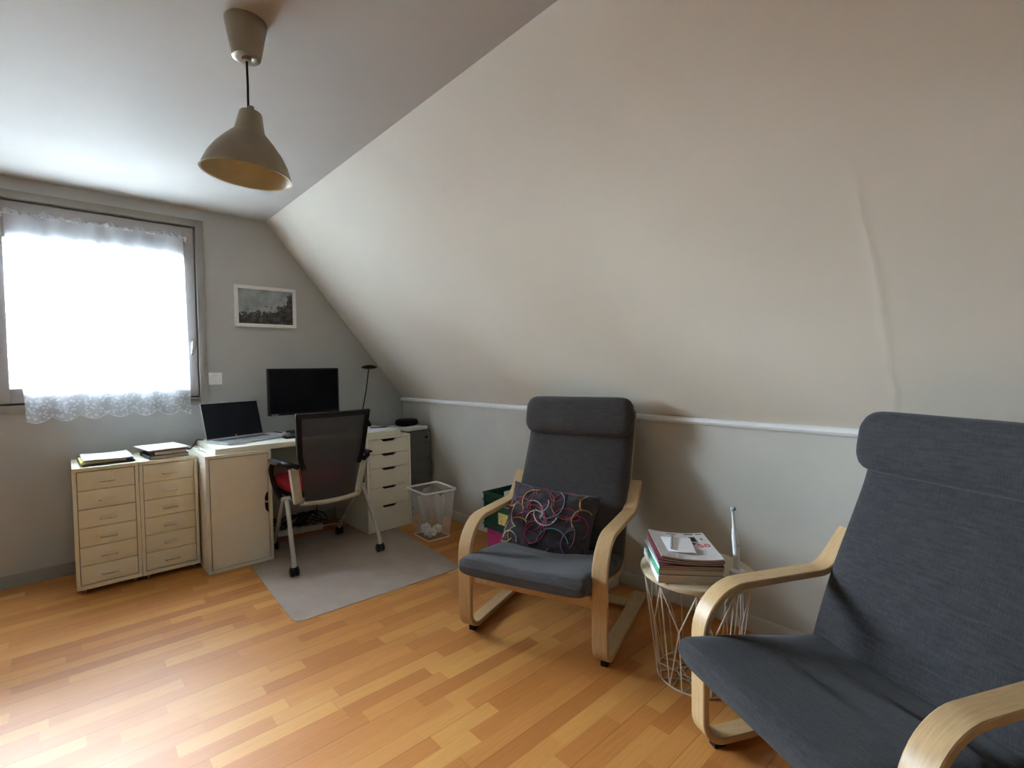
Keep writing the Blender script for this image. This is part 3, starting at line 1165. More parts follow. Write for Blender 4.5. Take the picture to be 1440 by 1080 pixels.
b.lathe([(0, -0.0006), (0.0055, -0.0006), (0.0055, 0.0004), (0, 0.0004)], n=16, mat=TL @ Matrix.Translation((0, -0.0012, 0.014)) @ Matrix.Rotation(math.radians(90), 4, 'X'))
b.build('logo', M['grey_rubber'], ld)

# ------------------------------------------------------------------ monitor, keyboard, papers, lamp on the desk
mt = thing('computer_monitor', 'black flat computer monitor standing on the desk before the grey wall', 'monitor', (-0.930, -0.165, 0.734))
b = MB()
b.box(-0.255, 0.255, -0.045, -0.010, 0.140, 0.478, 0.004)
b.box(-0.16, 0.16, -0.012, 0.03, 0.2, 0.42, 0.015)
hs = b.build('monitor_housing', M['black_plastic'], mt)
b = MB()
b.box(-0.243, 0.243, -0.0462, -0.044, 0.160, 0.468)
b.build('monitor_screen', M['black_gloss'], hs)
b = MB()
x = -0.236
for wl in (0.006, 0.005, 0.005, 0.004, 0.006, 0.005):      # the small pale maker's name, too small to read
    b.box(x, x+wl, -0.0458, -0.0448, 0.1455, 0.1505)
    x += wl+0.0025
b.build('maker_mark', M['paper'], hs)
b = MB()
b.box(-0.03, 0.03, 0.015, 0.04, 0.01, 0.32, 0.006)
b.build('monitor_stand', M['black_plastic'], mt)
b = MB()
b.box(-0.10, 0.10, -0.09, 0.10, 0, 0.012, 0.005)
b.build('monitor_foot', M['black_plastic'], mt)

kb = thing('keyboard', 'black keyboard on the desk below the monitor', 'keyboard', (-0.93, -0.385, 0.734))
b = MB()
b.box(-0.22, 0.22, -0.065, 0.065, 0, 0.014, 0.004)
kbo = b.build('keyboard_case', M['black_plastic'], kb)
b = MB()
for r in range(5):
    for c in range(21):
        b.box(-0.21+c*0.02, -0.193+c*0.02, -0.055+r*0.022, -0.037+r*0.022, 0.0135, 0.019)
b.build('keys', M['slate'], kbo)

b = MB()
b.box(-0.0425, 0.0425, -0.085, 0.085, 0, 0.008, 0.002)
tag(b.build('notebook', M['paper'], loc=(-1.101, -0.105, 0.734), rz=0.29), 'white notebook lying at the right corner of the laptop', 'notebook')
b = MB()
b.tube([(-0.06, 0, 0.004), (0.05, 0, 0.004), (0.062, 0, 0.004)], [0.004, 0.004, 0.001])
tag(b.build('pen', M['slate'], loc=(-1.101, -0.105, 0.7422), rz=1.75), 'dark pen lying on the white notebook beside the laptop', 'pen')

b = MB()
b.box(-0.105, 0.105, -0.148, 0.148, 0, 0.004, 0.001)
tag(b.build('paper_sheet', M['paper'], loc=(-0.478, -0.40, 0.7345), rz=0.22), 'white papers lying on the right end of the desk', 'papers')
b = MB()
b.tube([(-0.07, 0, 0.0045), (0.05, 0, 0.0045), (0.068, 0, 0.0045)], [0.0045, 0.0045, 0.001])
tag(b.build('pen', M['slate'], loc=(-0.44, -0.40, 0.7390), rz=-0.35), 'dark blue pen lying on the papers at the right end of the desk', 'pen')

dl = thing('desk_lamp', 'slim black desk lamp with a flat round head right of the monitor', 'lamp', (-0.47, -0.16, 0.734))
b = MB()
b.lathe([(0, 0), (0.072, 0), (0.074, 0.012), (0.060, 0.045), (0.035, 0.066), (0.012, 0.072), (0, 0.072)], n=28)
b.build('lamp_base', M['black_plastic'], dl)
b = MB()
b.tube([(-0.022, -0.03, 0.06), (0.028, -0.035, 0.30), (0.052, -0.04, 0.475)], 0.0045)
b.build('lamp_stem', M['black_plastic'], dl)
b = MB()
b.lathe([(0, 0.500), (0.02, 0.499), (0.052, 0.490), (0.063, 0.480), (0.060, 0.474), (0.030, 0.466), (0, 0.464)], cx=0.056, cy=-0.04, n=28)
b.build('lamp_head', M['black_plastic'], dl)

# ------------------------------------------------------------------ under the desk
b = MB()
ps = thing('power_strip', 'white power strip lying on the floor under the desk', 'power strip', (-0.99, -0.20, 0), -0.18)
b.box(-0.155, 0.155, -0.028, 0.028, 0, 0.042, 0.006)
psb = b.build('strip_body', M['card_white'], ps)
for k in range(5):
    b = MB()
    b.lathe([(0, 0.0425), (0.019, 0.0425), (0.020, 0.044), (0, 0.044)], cx=-0.11+k*0.052, n=18)
    b.build('socket', M['grey_rubber'], psb)
b = MB()
b.tube(smooth_path([(0.155, 0, 0.02), (0.24, 0.02, 0.014), (0.30, 0.0, 0.006), (0.30, 0.12, 0.006)], 5), 0.004, n=6)
b.build('power_cord', M['card_white'], ps)
b = MB()
for k in range(4):
    pts = []
    for i in range(22):
        a = i*0.55+k
        pts.append((-1.0+0.16*math.sin(a*0.61+k*1.3)+0.05*k-0.05, -0.085+0.022*math.sin(a*0.9+k), 0.015+0.045*(1+math.sin(a*1.13+k))))
    b.tube(smooth_path(pts, 3), 0.0045, n=5)
tag(b.build('cable_tangle', M['black_plastic']), 'tangle of black cables on the floor behind the power strip', 'cables', kind='stuff')
b = MB()
b.tube(smooth_path([(-0.80, -0.02, 0.70), (-0.80, -0.05, 0.5), (-0.80, -0.04, 0.25), (-0.82, -0.07, 0.03)], 6), 0.004, n=6)
tag(b.build('monitor_cable', M['black_plastic']), 'black cable hanging down behind the desk', 'cable')

# ------------------------------------------------------------------ chair mat
mp = [(-1.475, -1.53), (-0.52, -1.555), (-0.43, -0.62), (-0.662, -0.62), (-0.675, -0.33), (-1.275, -0.33), (-1.285, -0.62), (-1.437, -0.62)]
cx, cy = -0.96, -1.08
mq = ((mp[0][0]+mp[-1][0])/2, (mp[0][1]+mp[-1][1])/2)
mp2 = fillet([mq]+mp+[mq], [0.05, 0.05, 0.03, 0.01, 0.03, 0.03, 0.01, 0.01], 6)[:-1]
b = MB()
b.prism([(x-cx, y-cy) for x, y in mp2], 0.0, 0.0025, lambda a, c, d: (a, c, d))
tag(b.build('chair_mat', M['mat'], loc=(cx, cy, 0.0004)), 'translucent grey plastic floor mat under the office chair', 'mat')

# ------------------------------------------------------------------ office chair
oc = thing('office_chair', 'black mesh office chair with silver legs on casters at the desk', 'chair', (-1.022, -0.715, 0.003))


def back_y(z):
    return -0.168-0.090*max(0, (z-0.38)/0.56)**1.25


def bx(u, z, half):
    x = u*half
    return Vector((x, back_y(z)+0.055*(1-u*u)*-0.5+0.02, z))


def half_at(z):
    # half width of the mesh back
    k = [(0.385, 0.158), (0.42, 0.162), (0.60, 0.190), (0.66, 0.210), (0.80, 0.222), (0.935, 0.232)]
    for (a, p), (c, q) in zip(k, k[1:]):
        if z <= c:
            return p+(q-p)*(z-a)/(c-a)
    return k[-1][1]


b = MB()
b.grid(21, 25, lambda u, v: bx(u*2-1, 0.39+0.535*v, half_at(0.39+0.535*v)))
b.build('mesh_backrest', M['mesh'], oc)
b = MB()
zs = [0.59+0.345*i/12 for i in range(13)]
L = [bx(-1, z, half_at(z)) for z in zs]
T = [bx(u, 0.935, half_at(0.935)) for u in [-0.9+1.8*i/14 for i in range(15)]]
R = [bx(1, z, half_at(z)) for z in reversed(zs)]


def strap(b, pts, wid, th, centre):
    """flat band of width wid lying in the backrest surface, growing towards centre"""
    ring = []
    for i, p in enumerate(pts):
        t_ = (pts[min(len(pts)-1, i+1)]-pts[max(0, i-1)]).normalized()
        c = (centre-p)
        nrm = Vector((0, -1, -0.2)).normalized()
        side = t_.cross(nrm).normalized()
        if side.dot(c) < 0:
            side = -side
        q = [p+nrm*th, p+side*wid+nrm*th, p+side*wid-nrm*th, p-nrm*th]
        ring.append([b.bm.verts.new(x) for x in q])
    for A, B in zip(ring, ring[1:]):
        for j in range(4):
            f = b.bm.faces.new((A[j], A[(j+1) % 4], B[(j+1) % 4], B[j]))
            f.smooth = True
    b.bm.faces.new(ring[0][::-1])
    b.bm.faces.new(ring[-1])


ctr = Vector((0, -0.2, 0.72))
strap(b, L, 0.030, 0.012, ctr)
strap(b, [bx(-1+2*i/16, 0.938, half_at(0.935)) for i in range(17)], 0.030, 0.012, ctr)
strap(b, R, 0.030, 0.012, ctr)
b.build('backrest_frame', M['black_plastic'], oc)
b = MB()
for s in (-1, 1):
    pts = [(s*(half_at(z)+0.030-0.018*abs(z-0.5)/0.12*0), back_y(z)+0.035, z) for z in (0.60, 0.55, 0.50, 0.45, 0.40, 0.385)]
    for (x, y, z), (x2, y2, z2) in zip(pts, pts[1:]):
        pass
    o = []
    for (x, y, z) in pts:
        w_ = 0.030
        o.append([b.bm.verts.new((x-w_, y-0.020, z)), b.bm.verts.new((x+w_*0.8, y+0.0, z)), b.bm.verts.new((x+w_*0.8, y+0.035, z)), b.bm.verts.new((x-w_, y+0.02, z))])
    for A, B in zip(o, o[1:]):
        for j in range(4):
            b.bm.faces.new((A[j], A[(j+1) % 4], B[(j+1) % 4], B[j]))
    b.bm.faces.new(o[0][::-1])
    b.bm.faces.new(o[-1])
pts = [Vector((u*0.185, back_y(0.385)-0.005+0.03*u*u, 0.382-0.008*(1-u*u))) for u in [-1+2*i/12 for i in range(13)]]
b.tube(pts, 0.014, n=8)
b.build('back_bracket', M['beige'], oc)
# seat
b = MB()


def sup(u, v, sx, sy, sz, n=0.35, m=0.5):
    a = 2*math.pi*u
    c_ = math.pi*(v-0.5)
    cc = max(0, math.cos(c_))**m
    return Vector((sx*math.copysign(abs(math.cos(a))**n, math.cos(a))*cc, sy*math.copysign(abs(math.sin(a))**n, math.sin(a))*cc, sz*math.copysign(abs(math.sin(c_))**m, math.sin(c_))))


b.grid(48, 17, lambda u, v: sup(u, v, 0.232, 0.195, 0.045)+Vector((0, 0.095, 0.472)), closed_u=True)
b.build('seat', M['red'], oc, weld=0.0004)
b = MB()
b.box(-0.22, 0.22, -0.10, 0.27, 0.405, 0.435, 0.012)
b.box(-0.03, 0.03, -0.10, 0.22, 0.385, 0.41)
b.build('seat_pan', M['black_plastic'], oc)
for s in (-1, 1):
    b = MB()
    b.tube(smooth_path([(s*0.245, -0.085, 0.402), (s*0.250, -0.130, 0.33), (s*0.262, -0.195, 0.22), (s*0.270, -0.255, 0.10), (s*0.271, -0.265, 0.052)], 5), 0.0135, n=12)
    lg = b.build('rear_leg', M['silver'], oc)
    b = MB()
    b.tube(smooth_path([(s*0.245, -0.035, 0.402), (s*0.240, 0.03, 0.33), (s*0.230, 0.14, 0.20), (s*0.222, 0.24, 0.09), (s*0.222, 0.262, 0.052)], 5), 0.0135, n=12)
    b.build('front_leg', M['silver'], oc)
    b = MB()
    b.tube([(s*0.185, -0.065, 0.405), (s*0.268, -0.065, 0.405)], 0.019, n=14)
    b.tube([(s*0.195, -0.065, 0.405), (s*0.180, -0.165, 0.395)], 0.012, n=10)
    b.build('hub', M['silver'], oc)
    for cy_, cx_ in ((-0.265, 0.271), (0.262, 0.222)):
        b = MB()
        b.tube([(s*cx_, cy_, 0.03), (s*cx_, cy_, 0.065)], 0.012, n=10)
        for o in (-0.024, 0.004):
            b.lathe([(0, 0), (0.020, 0), (0.027, 0.004), (0.027, 0.016), (0.020, 0.020), (0, 0.020)], n=22,
                    mat=Matrix.Translation((s*cx_+o, cy_, 0.027)) @ Matrix.Rotation(math.radians(90), 4, 'Y'))
        b.build('caster', M['black_plastic'], oc)
    b = MB()
    b.tube(smooth_path([(s*0.262, -0.04, 0.41), (s*0.285, 0.0, 0.48), (s*0.292, 0.045, 0.57), (s*0.290, 0.02, 0.62)], 5), 0.014, n=10)
    b.tube(smooth_path([(s*0.205, -0.195, 0.615), (s*0.255, -0.15, 0.632), (s*0.285, -0.05, 0.634), (s*0.288, 0.03, 0.628)], 5), [0.016]*16, n=10)
    b.box(s*0.283-0.024, s*0.283+0.024, -0.12, 0.065, 0.632, 0.646, 0.008)
    b.build('armrest', M['black_plastic'], oc)

# ------------------------------------------------------------------ waste bin
wb = thing('waste_bin', 'translucent frosted plastic waste bin by the drawer unit', 'bin', (-0.335, -0.955, 0), -0.06)
BH = 0.35


def rrect(hx, hy, r, n=5):
    out = []
    for cx_, cy_, a0 in ((hx-r, hy-r, 0), (-hx+r, hy-r, 90), (-hx+r, -hy+r, 180), (hx-r, -hy+r, 270)):
        for k in range(n+1):
            a = math.radians(a0+90*k/n)
            out.append((cx_+r*math.cos(a), cy_+r*math.sin(a)))
    return out


b = MB()
rings = []
for z, hx, hy in ((0.012, 0.08, 0.098), (0.004, 0.084, 0.102), (0.004, 0.088, 0.106), (0.02, 0.089, 0.107), (BH-0.01, 0.122, 0.138)):
    rings.append([b.bm.verts.new((x, y, z)) for x, y in rrect(hx, hy, 0.022)])
n = len(rings[0])
b.bm.faces.new(rings[1])
for A, B in zip(rings[1:], rings[2:]):
    for k in range(n):
        f = b.bm.faces.new((A[k], A[(k+1) % n], B[(k+1) % n], B[k]))
        f.smooth = True
for v in rings[0]:
    b.bm.verts.remove(v)
b.build('bin_body', M['bin'], wb)
b = MB()
b.tube([(x, y, BH-0.006) for x, y in rrect(0.126, 0.142, 0.025)], 0.0075, n=8, closed=True)
b.build('bin_rim', M['bin_rim'], wb)
b = MB()
b.tube([(x, y, 0.006) for x, y in rrect(0.088, 0.106, 0.022)], 0.0045, n=6, closed=True)
b.build('bin_foot', M['bin_rim'], wb)
# things inside the bin


def crumple(name, size, loc, m_, label, seed, cat='paper'):
    tmp = bmesh.new()
    bmesh.ops.create_icosphere(tmp, subdivisions=3, radius=1)
    for v in tmp.verts:
        d_ = noise.noise(v.co*2.1+Vector((seed, 0, 0)))*0.5+noise.noise(v.co*5+Vector((0, seed, 0)))*0.25
        v.co *= 1+d_
        v.co = Vector((v.co.x*size[0], v.co.y*size[1], v.co.z*size[2]))
    zmin = min(v.co.z for v in tmp.verts)
    for v in tmp.verts:
        v.co.z -= zmin
    b = MB()
    b.merge(tmp)
    return tag(b.build(name, M[m_], loc=loc), label, cat)


crumple('crumpled_paper', (0.045, 0.04, 0.026), (-0.372, -0.995, 0.008), 'paper', 'crumpled white paper at the bottom of the waste bin, nearest the front', 3)
crumple('crumpled_paper', (0.034, 0.036, 0.03), (-0.292, -0.955, 0.008), 'paper', 'crumpled paper in the waste bin, right of the front ball', 11)
crumple('crumpled_paper', (0.04, 0.035, 0.035), (-0.350, -0.895, 0.008), 'paper', 'crumpled paper at the back of the waste bin', 23)
b = MB()


def liner(u, v):
    a = 2*math.pi*u
    z = 0.115+0.20*v
    k = 0.058+0.030*v+0.014*noise.noise(Vector((math.cos(a)*2, math.sin(a)*2, z*9)))+0.010*math.sin(a*7+v*3)
    return Vector((k*math.cos(a)*0.95, k*1.15*math.sin(a), z+0.03*math.sin(a*2)))


b.grid(60, 12, liner, closed_u=True)
tag(b.build('bin_liner', M['bag'], loc=(-0.335, -0.955, 0)), 'thin crumpled plastic bag inside the waste bin', 'bag')

# ------------------------------------------------------------------ crate and pink box
b = MB()
b.box(-0.13, 0.13, -0.175, 0.175, 0, 0.188, 0.004)
tag(b.build('storage_box', M['pink'], loc=(-0.165, -1.705, 0)), 'magenta box on the floor under the green crate', 'box')
cr = thing('plastic_crate', 'dark green plastic crate behind the patterned cushion chair', 'crate', (-0.163, -1.705, 0.188))
cx_, cy_, chh = 0.14, 0.185, 0.23
b = MB()
th = 0.006
b.box(-cx_, cx_, -cy_, cy_, 0, 0.008)
b.box(-cx_, -cx_+th, -cy_, cy_, 0.008, chh-0.075)
b.box(-cx_, -cx_+th, -cy_, -cy_+0.09, chh-0.075, chh-0.03)
b.box(-cx_, -cx_+th, cy_-0.09, cy_, chh-0.075, chh-0.03)
b.box(-cx_, -cx_+th, -cy_, cy_, chh-0.03, chh)
b.box(cx_-th, cx_, -cy_, cy_, 0.008, chh)
b.box(-cx_, cx_, -cy_, -cy_+th, 0.008, chh)
b.box(-cx_, cx_, cy_-th, cy_, 0.008, chh)
for z in (chh-0.012, chh-0.055, 0.02):
    b.box(-cx_-0.010, -cx_, -cy_-0.01, cy_+0.01, z, z+0.010, 0.002)
    b.box(-cx_-0.01, cx_, cy_, cy_+0.010, z, z+0.010, 0.002)
    b.box(-cx_-0.01, cx_, -cy_-0.01, -cy_, z, z+0.010, 0.002)
for y in (-cy_, cy_-0.012):
    b.box(-cx_-0.008, -cx_, y, y+0.012, 0, chh)
b.build('crate_body', M['green'], cr)
b = MB()
b.box(-cx_-0.013, -cx_-0.0105, -0.055, 0.04, 0.055, 0.125)
b.build('crate_label', M['label_yellow'], cr, label='yellow paper label')
for k, (lx, ly, hh_, rz, m_, lb) in enumerate(((0.02, 0.05, 0.225, 0.1, 'paper', 'white papers standing in the green crate'),
                                               (-0.03, -0.06, 0.215, -0.1, 'red_card', 'red folder standing in the green crate'))):
    b = MB()
    b.box(-0.09, 0.09, -0.035, 0.035, 0, hh_, 0.002)
    tag(b.build('paper_bundle' if k == 0 else 'folder', M[m_], loc=(-0.163+lx, -1.705+ly, 0.1965), rz=rz), lb, 'papers' if k == 0 else 'folder')

# ------------------------------------------------------------------ magazine file by the wall
mf = thing('magazine_file', 'white cardboard magazine file on the floor behind the patterned cushion armchair', 'file', (-0.092, -2.225, 0))
b = MB()
hole = []
W_, Hh = 0.05, 0.30
n = 20
ring_o, ring_i = [], []
sq = [(-W_, 0), (W_, 0), (W_, Hh), (-W_, Hh)]
for k in range(n):
    a = 2*math.pi*k/n-math.pi/2-math.pi/4
    dx_, dz_ = math.cos(a), math.sin(a)
    s = min(W_/abs(dx_) if abs(dx_) > 1e-6 else 9, (0.075 if dz_ > 0 else 0.075)/abs(dz_) if abs(dz_) > 1e-6 else 9)
    ring_o.append(b.bm.verts.new((dx_*s, -0.125, 0.075+dz_*s)))
    ring_i.append(b.bm.verts.new((0.014*dx_, -0.125, 0.075+0.014*dz_)))
for k in range(n):
    b.bm.faces.new((ring_o[k], ring_o[(k+1) % n], ring_i[(k+1) % n], ring_i[k]))
b.box(-W_, W_, -0.126, -0.123, 0.15, 0.30)
b.box(-W_, -W_+0.003, -0.125, 0.125, 0, 0.30)
b.box(W_-0.003, W_, -0.125, 0.125, 0, 0.30)
b.box(-W_, W_, -0.125, 0.125, 0, 0.003)
b.box(-W_, W_, 0.122, 0.125, 0.003, 0.15)
b.build('file_body', M['card_white'], mf)
b = MB()
b.box(-W_+0.008, W_-0.008, -0.105, 0.115, 0.003, 0.27)
b.build('file_contents', M['slate'], mf)

# ------------------------------------------------------------------ armchairs
def armchair(loc, ang, label, fab):
    """s = distance back from the front legs, t = across (left to right seen from the front), h = height"""
    a = ang
    root = thing('bentwood_armchair', label, 'armchair', loc, a, None)

    def P(s, h, t):
        return (s-0.30, 0.31-t, h)
    frame = fillet([(0.63, 0.030), (-0.040, 0.030), (-0.040, 0.509), (0.445, 0.509), (0.550, 0.628)], [0.075, 0.15, 0.10], 11)
    for t0 in (0.0, 0.62):
        b = MB()
        b.ribbon(frame, 0.022, t0-0.031, t0+0.031, P)
        fr = b.build('side_frame', M['wood'], root)
        for s in (0.025, 0.57):
            b = MB()
            x, y, _ = P(s, 0, t0)
            b.box(x-0.022, x+0.022, y-0.014, y+0.014, 0, 0.020, 0.002)
            b.build('glide', M['black_plastic'], fr)
    b = MB()
    x, _, _ = P(0.0, 0, 0)
    b.box(x-0.010, x+0.010, -0.279, 0.279, 0.232, 0.292, 0.003)
    b.build('front_rail', M['wood'], root)
    b = MB()
    x, _, _ = P(0.50, 0, 0)
    b.box(x-0.03, x+0.03, -0.279, 0.279, 0.030, 0.046, 0.003)
    b.build('rear_rail', M['wood'], root)
    rail = fillet([(-0.075, 0.300), (0.20, 0.262), (0.425, 0.215), (0.535, 0.52), (0.612, 0.68), (0.680, 0.83), (0.705, 0.955)], [0.3, 0.09, 0.4, 0.4, 0.4], 8)
    for t0 in (0.055, 0.565):
        b = MB()
        b.ribbon(rail, 0.020, t0-0.022, t0+0.022, P)
        b.build('seat_rail', M['wood'], root)
    for (s, h, r_) in ((0.12, 0.268, -0.15), (0.30, 0.238, -0.2), (0.505, 0.46, 1.22), (0.565, 0.60, 1.15), (0.64, 0.76, 1.15), (0.692, 0.91, 1.35)):
        b = MB()
        x, y, z = P(s, h, 0.31)
        b.box(-0.022, 0.022, -0.24, 0.24, -0.004, 0.004, 0.002, mat=Matrix.Translation((x, y, z)) @ Matrix.Rotation(-r_, 4, 'Y'))
        b.build('slat', M['wood'], root)
    # cushion pad: seat and back in one
    path = fillet([(-0.150, 0.362), (0.05, 0.335), (0.388, 0.281), (0.474, 0.525), (0.548, 0.680), (0.615, 0.830), (0.650, 0.985)], [0.5, 0.035, 0.5, 0.5, 0.5], 9)
    # resample
    d = [0]
    for p, q in zip(path, path[1:]):
        d.append(d[-1]+(Vector(q)-Vector(p)).length)
    tot = d[-1]
    n = 70
    rs = []
    for i in range(n+1):
        g_ = tot*i/n
        j = max(k for k in range(len(d)) if d[k] <= g_+1e-9)
        j = min(j, len(path)-2)
        f_ = (g_-d[j])/max(1e-9, d[j+1]-d[j])
        rs.append(Vector(path[j]).lerp(Vector(path[j+1]), f_))
    nsec = 44
    WH, TH = 0.286, 0.046
    b = MB()
    rings = []
    for i, p in enumerate(rs):
        q0, q1 = rs[max(0, i-1)], rs[min(n, i+1)]
        t_ = (q1-q0).normalized()
        nr = Vector((-t_.y, t_.x))       # points up from the seat, forward from the back
        g_ = i/n
        e = min(g_, 1-g_)*tot
        cap = min(1.0, math.sqrt(max(0.0, 1-(1-min(1, e/0.040))**2))+0.02)
        ring = []
        for k in range(nsec):
            th_ = 2*math.pi*k/nsec
            c_, s_ = math.cos(th_), math.sin(th_)
            tt = math.copysign(abs(c_)**0.28, c_)
            oo = math.copysign(abs(s_)**0.55, s_)
            wob = noise.noise(Vector((tt*1.6+ang*3, g_*5, 0.3)))*0.006
            crease = 0
            if s_ > 0:
                # tuck wrinkles below the headrest and soft crown
                crease = 0.007*math.exp(-((g_-0.80)/0.05)**2)*math.sin(tt*16)*math.exp(-(tt/0.5)**2)
                crease += (0.006 if g_ > 0.5 else -0.020)*(1-tt*tt)*min(1, abs(g_-0.46)/0.08)
                # fold across the seat
                line = (tt*0.10+0.22+0.05*math.sin(tt*3))
                crease += -0.022*math.exp(-((g_-line)/0.022)**2)*max(0, 0.35+tt*0.6) + 0.014*math.exp(-((g_-line+0.035)/0.025)**2)*max(0, 0.35+tt*0.6)
            off = (oo*TH*cap+(wob+crease)*(1 if s_ > 0 else 0.2)*cap)
            hwid = WH*(0.94+0.06*cap)*(1-0.01*math.sin(g_*9))
            P2 = p+nr*off
            ring.append(b.bm.verts.new(P(P2.x, P2.y, 0.31+tt*hwid)))
        rings.append(ring)
    for A, B in zip(rings, rings[1:]):
        for k in range(nsec):
            f = b.bm.faces.new((A[k], A[(k+1) % nsec], B[(k+1) % nsec], B[k]))
            f.smooth = True
    b.bm.faces.new(rings[0][::-1])
    b.bm.faces.new(rings[-1])
    cu = b.build('seat_cushion', M[fab], root)
    # headrest roll
    b = MB()
    cen, dr, nr = Vector((0.586, 0.938)), Vector((0.22, 0.975)).normalized(), Vector((-0.975, 0.22)).normalized()

    def roll(u, v):
        a_ = 2*math.pi*u
        x = (v-0.5)*2
        cap = (max(0.0, 1-abs(x)**16))**0.5
        c_, s_ = math.cos(a_), math.sin(a_)
        al = 0.100*math.copysign(abs(c_)**0.62, c_)*(0.80+0.20*cap)*(cap*0.98+0.02)
        ou = 0.050*math.copysign(abs(s_)**0.75, s_)*(cap*0.98+0.02)
        p = cen+dr*al+nr*(ou+0.003*noise.noise(Vector((x*4, a_, ang))))
        return P(p.x, p.y, 0.31+x*0.296)
    b.grid(40, 48, roll, closed_u=True)
    b.build('headrest', M[fab], root)
    for t0 in (0.2, 0.42):
        b = MB()
        b.ribbon([(0.62, 1.022), (0.70, 1.01), (0.715, 0.93)], 0.003, t0-0.012, t0+0.012, P)
        b.build('headrest_strap', M[fab], root)
    return root, P


def chair_loc(x, y, a):
    # left front foot -> base centre
    return (x+0.30*math.cos(a)+0.31*math.sin(a), y+0.30*math.sin(a)-0.31*math.cos(a), 0)


A1 = math.radians(20.0)
ch1, PB = armchair(chair_loc(-0.9085, -2.1565, A1), A1, 'dark grey bentwood armchair holding the patterned cushion, near the crate', 'fabric_b')
A2 = math.radians(-26.6)
ch2, _ = armchair(chair_loc(-0.7796, -3.217, A2), A2, 'dark grey bentwood armchair in the right foreground with empty seat', 'fabric')

# ------------------------------------------------------------------ patterned cushion
PW, PH_, PT = 0.232, 0.168, 0.080
pm = Matrix.Translation(ch1.location) @ Matrix.Rotation(A1, 4, 'Z') @ Matrix.Translation((0.322-0.30, 0.31-0.252, 0.345+0.095)) @ \
    Matrix.Rotation(math.radians(4), 4, 'X') @ Matrix.Rotation(math.radians(27), 4, 'Y')
# local frame of the pillow: a across (to the left seen from the front = +y), b up (+z), thickness along -x (to the front)
b = MB()


def pil_h(a, c):
    e = max(0.0, (1-abs(a)**2.6))*max(0.0, (1-abs(c)**2.6))
    return PT*e**0.42


def pil(a, c, sgn, lift=0.0):
    pin = 1-0.07*(1-abs(c)**2)*abs(a)**3
    pin2 = 1-0.08*(1-abs(a)**2)*abs(c)**3
    h = pil_h(a, c)*(1 if sgn < 0 else 0.75)
    h += 0.010*noise.noise(Vector((a*3.1, c*3.1, sgn)))*(h/PT)+0.006*noise.noise(Vector((a*8, c*7, 4+sgn)))*(h/PT)
    return Vector((sgn*(h+lift), -a*PW*pin, c*PH_*pin2))


for sg in (-1, 1):
    b.grid(40, 32, lambda u, v: pil(u*2-1, v*2-1, sg))
bmesh.ops.remove_doubles(b.bm, verts=b.bm.verts, dist=0.0005)
cols = ['pillow', 'magenta', 'purple', 'gold', 'ivory', 'coral', 'aqua', 'brown', 'olive']
rings_ = [(-0.60, 0.62, 0.24, 'purple', 200, 560), (-0.30, 0.45, 0.28, 'gold', 80, 230), (-0.14, 0.42, 0.30, 'brown', 0, 300), (0.02, 0.50, 0.34, 'aqua', 250, 420),
          (0.40, 0.52, 0.30, 'coral', 60, 400), (0.02, 0.18, 0.26, 'ivory', 180, 350), (-0.62, 0.10, 0.30, 'magenta', 10, 200), (-0.50, 0.02, 0.30, 'ivory', 150, 250),
          (-0.30, -0.22, 0.40, 'coral', -80, 100), (-0.38, -0.40, 0.36, 'magenta', 20, 150), (0.48, 0.02, 0.30, 'magenta', 20, 170), (0.36, -0.30, 0.36, 'brown', -40, 200),
          (0.28, -0.66, 0.34, 'aqua', 20, 175), (0.40, -0.74, 0.30, 'coral', 190, 340), (-0.85, -0.55, 0.22, 'gold', 200, 330), (-0.55, -0.55, 0.34, 'olive', 60, 200),
          (0.82, 0.16, 0.24, 'olive', -60, 220), (-0.88, 0.50, 0.22, 'gold', 220, 330), (-0.72, -0.78, 0.2, 'ivory', 0, 170), (0.75, -0.5, 0.3, 'purple', 100, 260),
          (-0.05, -0.55, 0.30, 'magenta', 120, 330), (0.16, 0.78, 0.16, 'magenta', 150, 380), (0.86, 0.68, 0.2, 'gold', 120, 230), (-0.18, -0.08, 0.2, 'ivory', 40, 210)]
rings_ += [(random.uniform(-0.8, 0.8), random.uniform(-0.8, 0.8), random.uniform(0.14, 0.3), random.choice(['magenta', 'coral', 'brown', 'ivory', 'purple', 'olive']), a_, a_+random.uniform(90, 260)) for a_ in range(0, 360, 24)]
for (ca, cb_, r, cn, a0, a1) in rings_:
    n = max(8, int((a1-a0)/14))
    pts = []
    for k in range(n+1):
        th_ = math.radians(a0+(a1-a0)*k/n)
        a_, c_ = ca+r*math.cos(th_), cb_+r*1.36*math.sin(th_)
        if abs(a_) > 0.97 or abs(c_) > 0.97:
            if len(pts) > 2:
                break
            pts = []
            continue
        pts.append(pil(a_, c_, -1, 0.0015))
    if len(pts) > 2:
        b.tube(pts, 0.0027, n=6, mi=cols.index(cn))
po = b.build('throw_cushion', [M[c] for c in cols])
po.matrix_world = pm
tag(po, 'dark cushion with coloured ribbon rings leaning in the armchair', 'cushion')

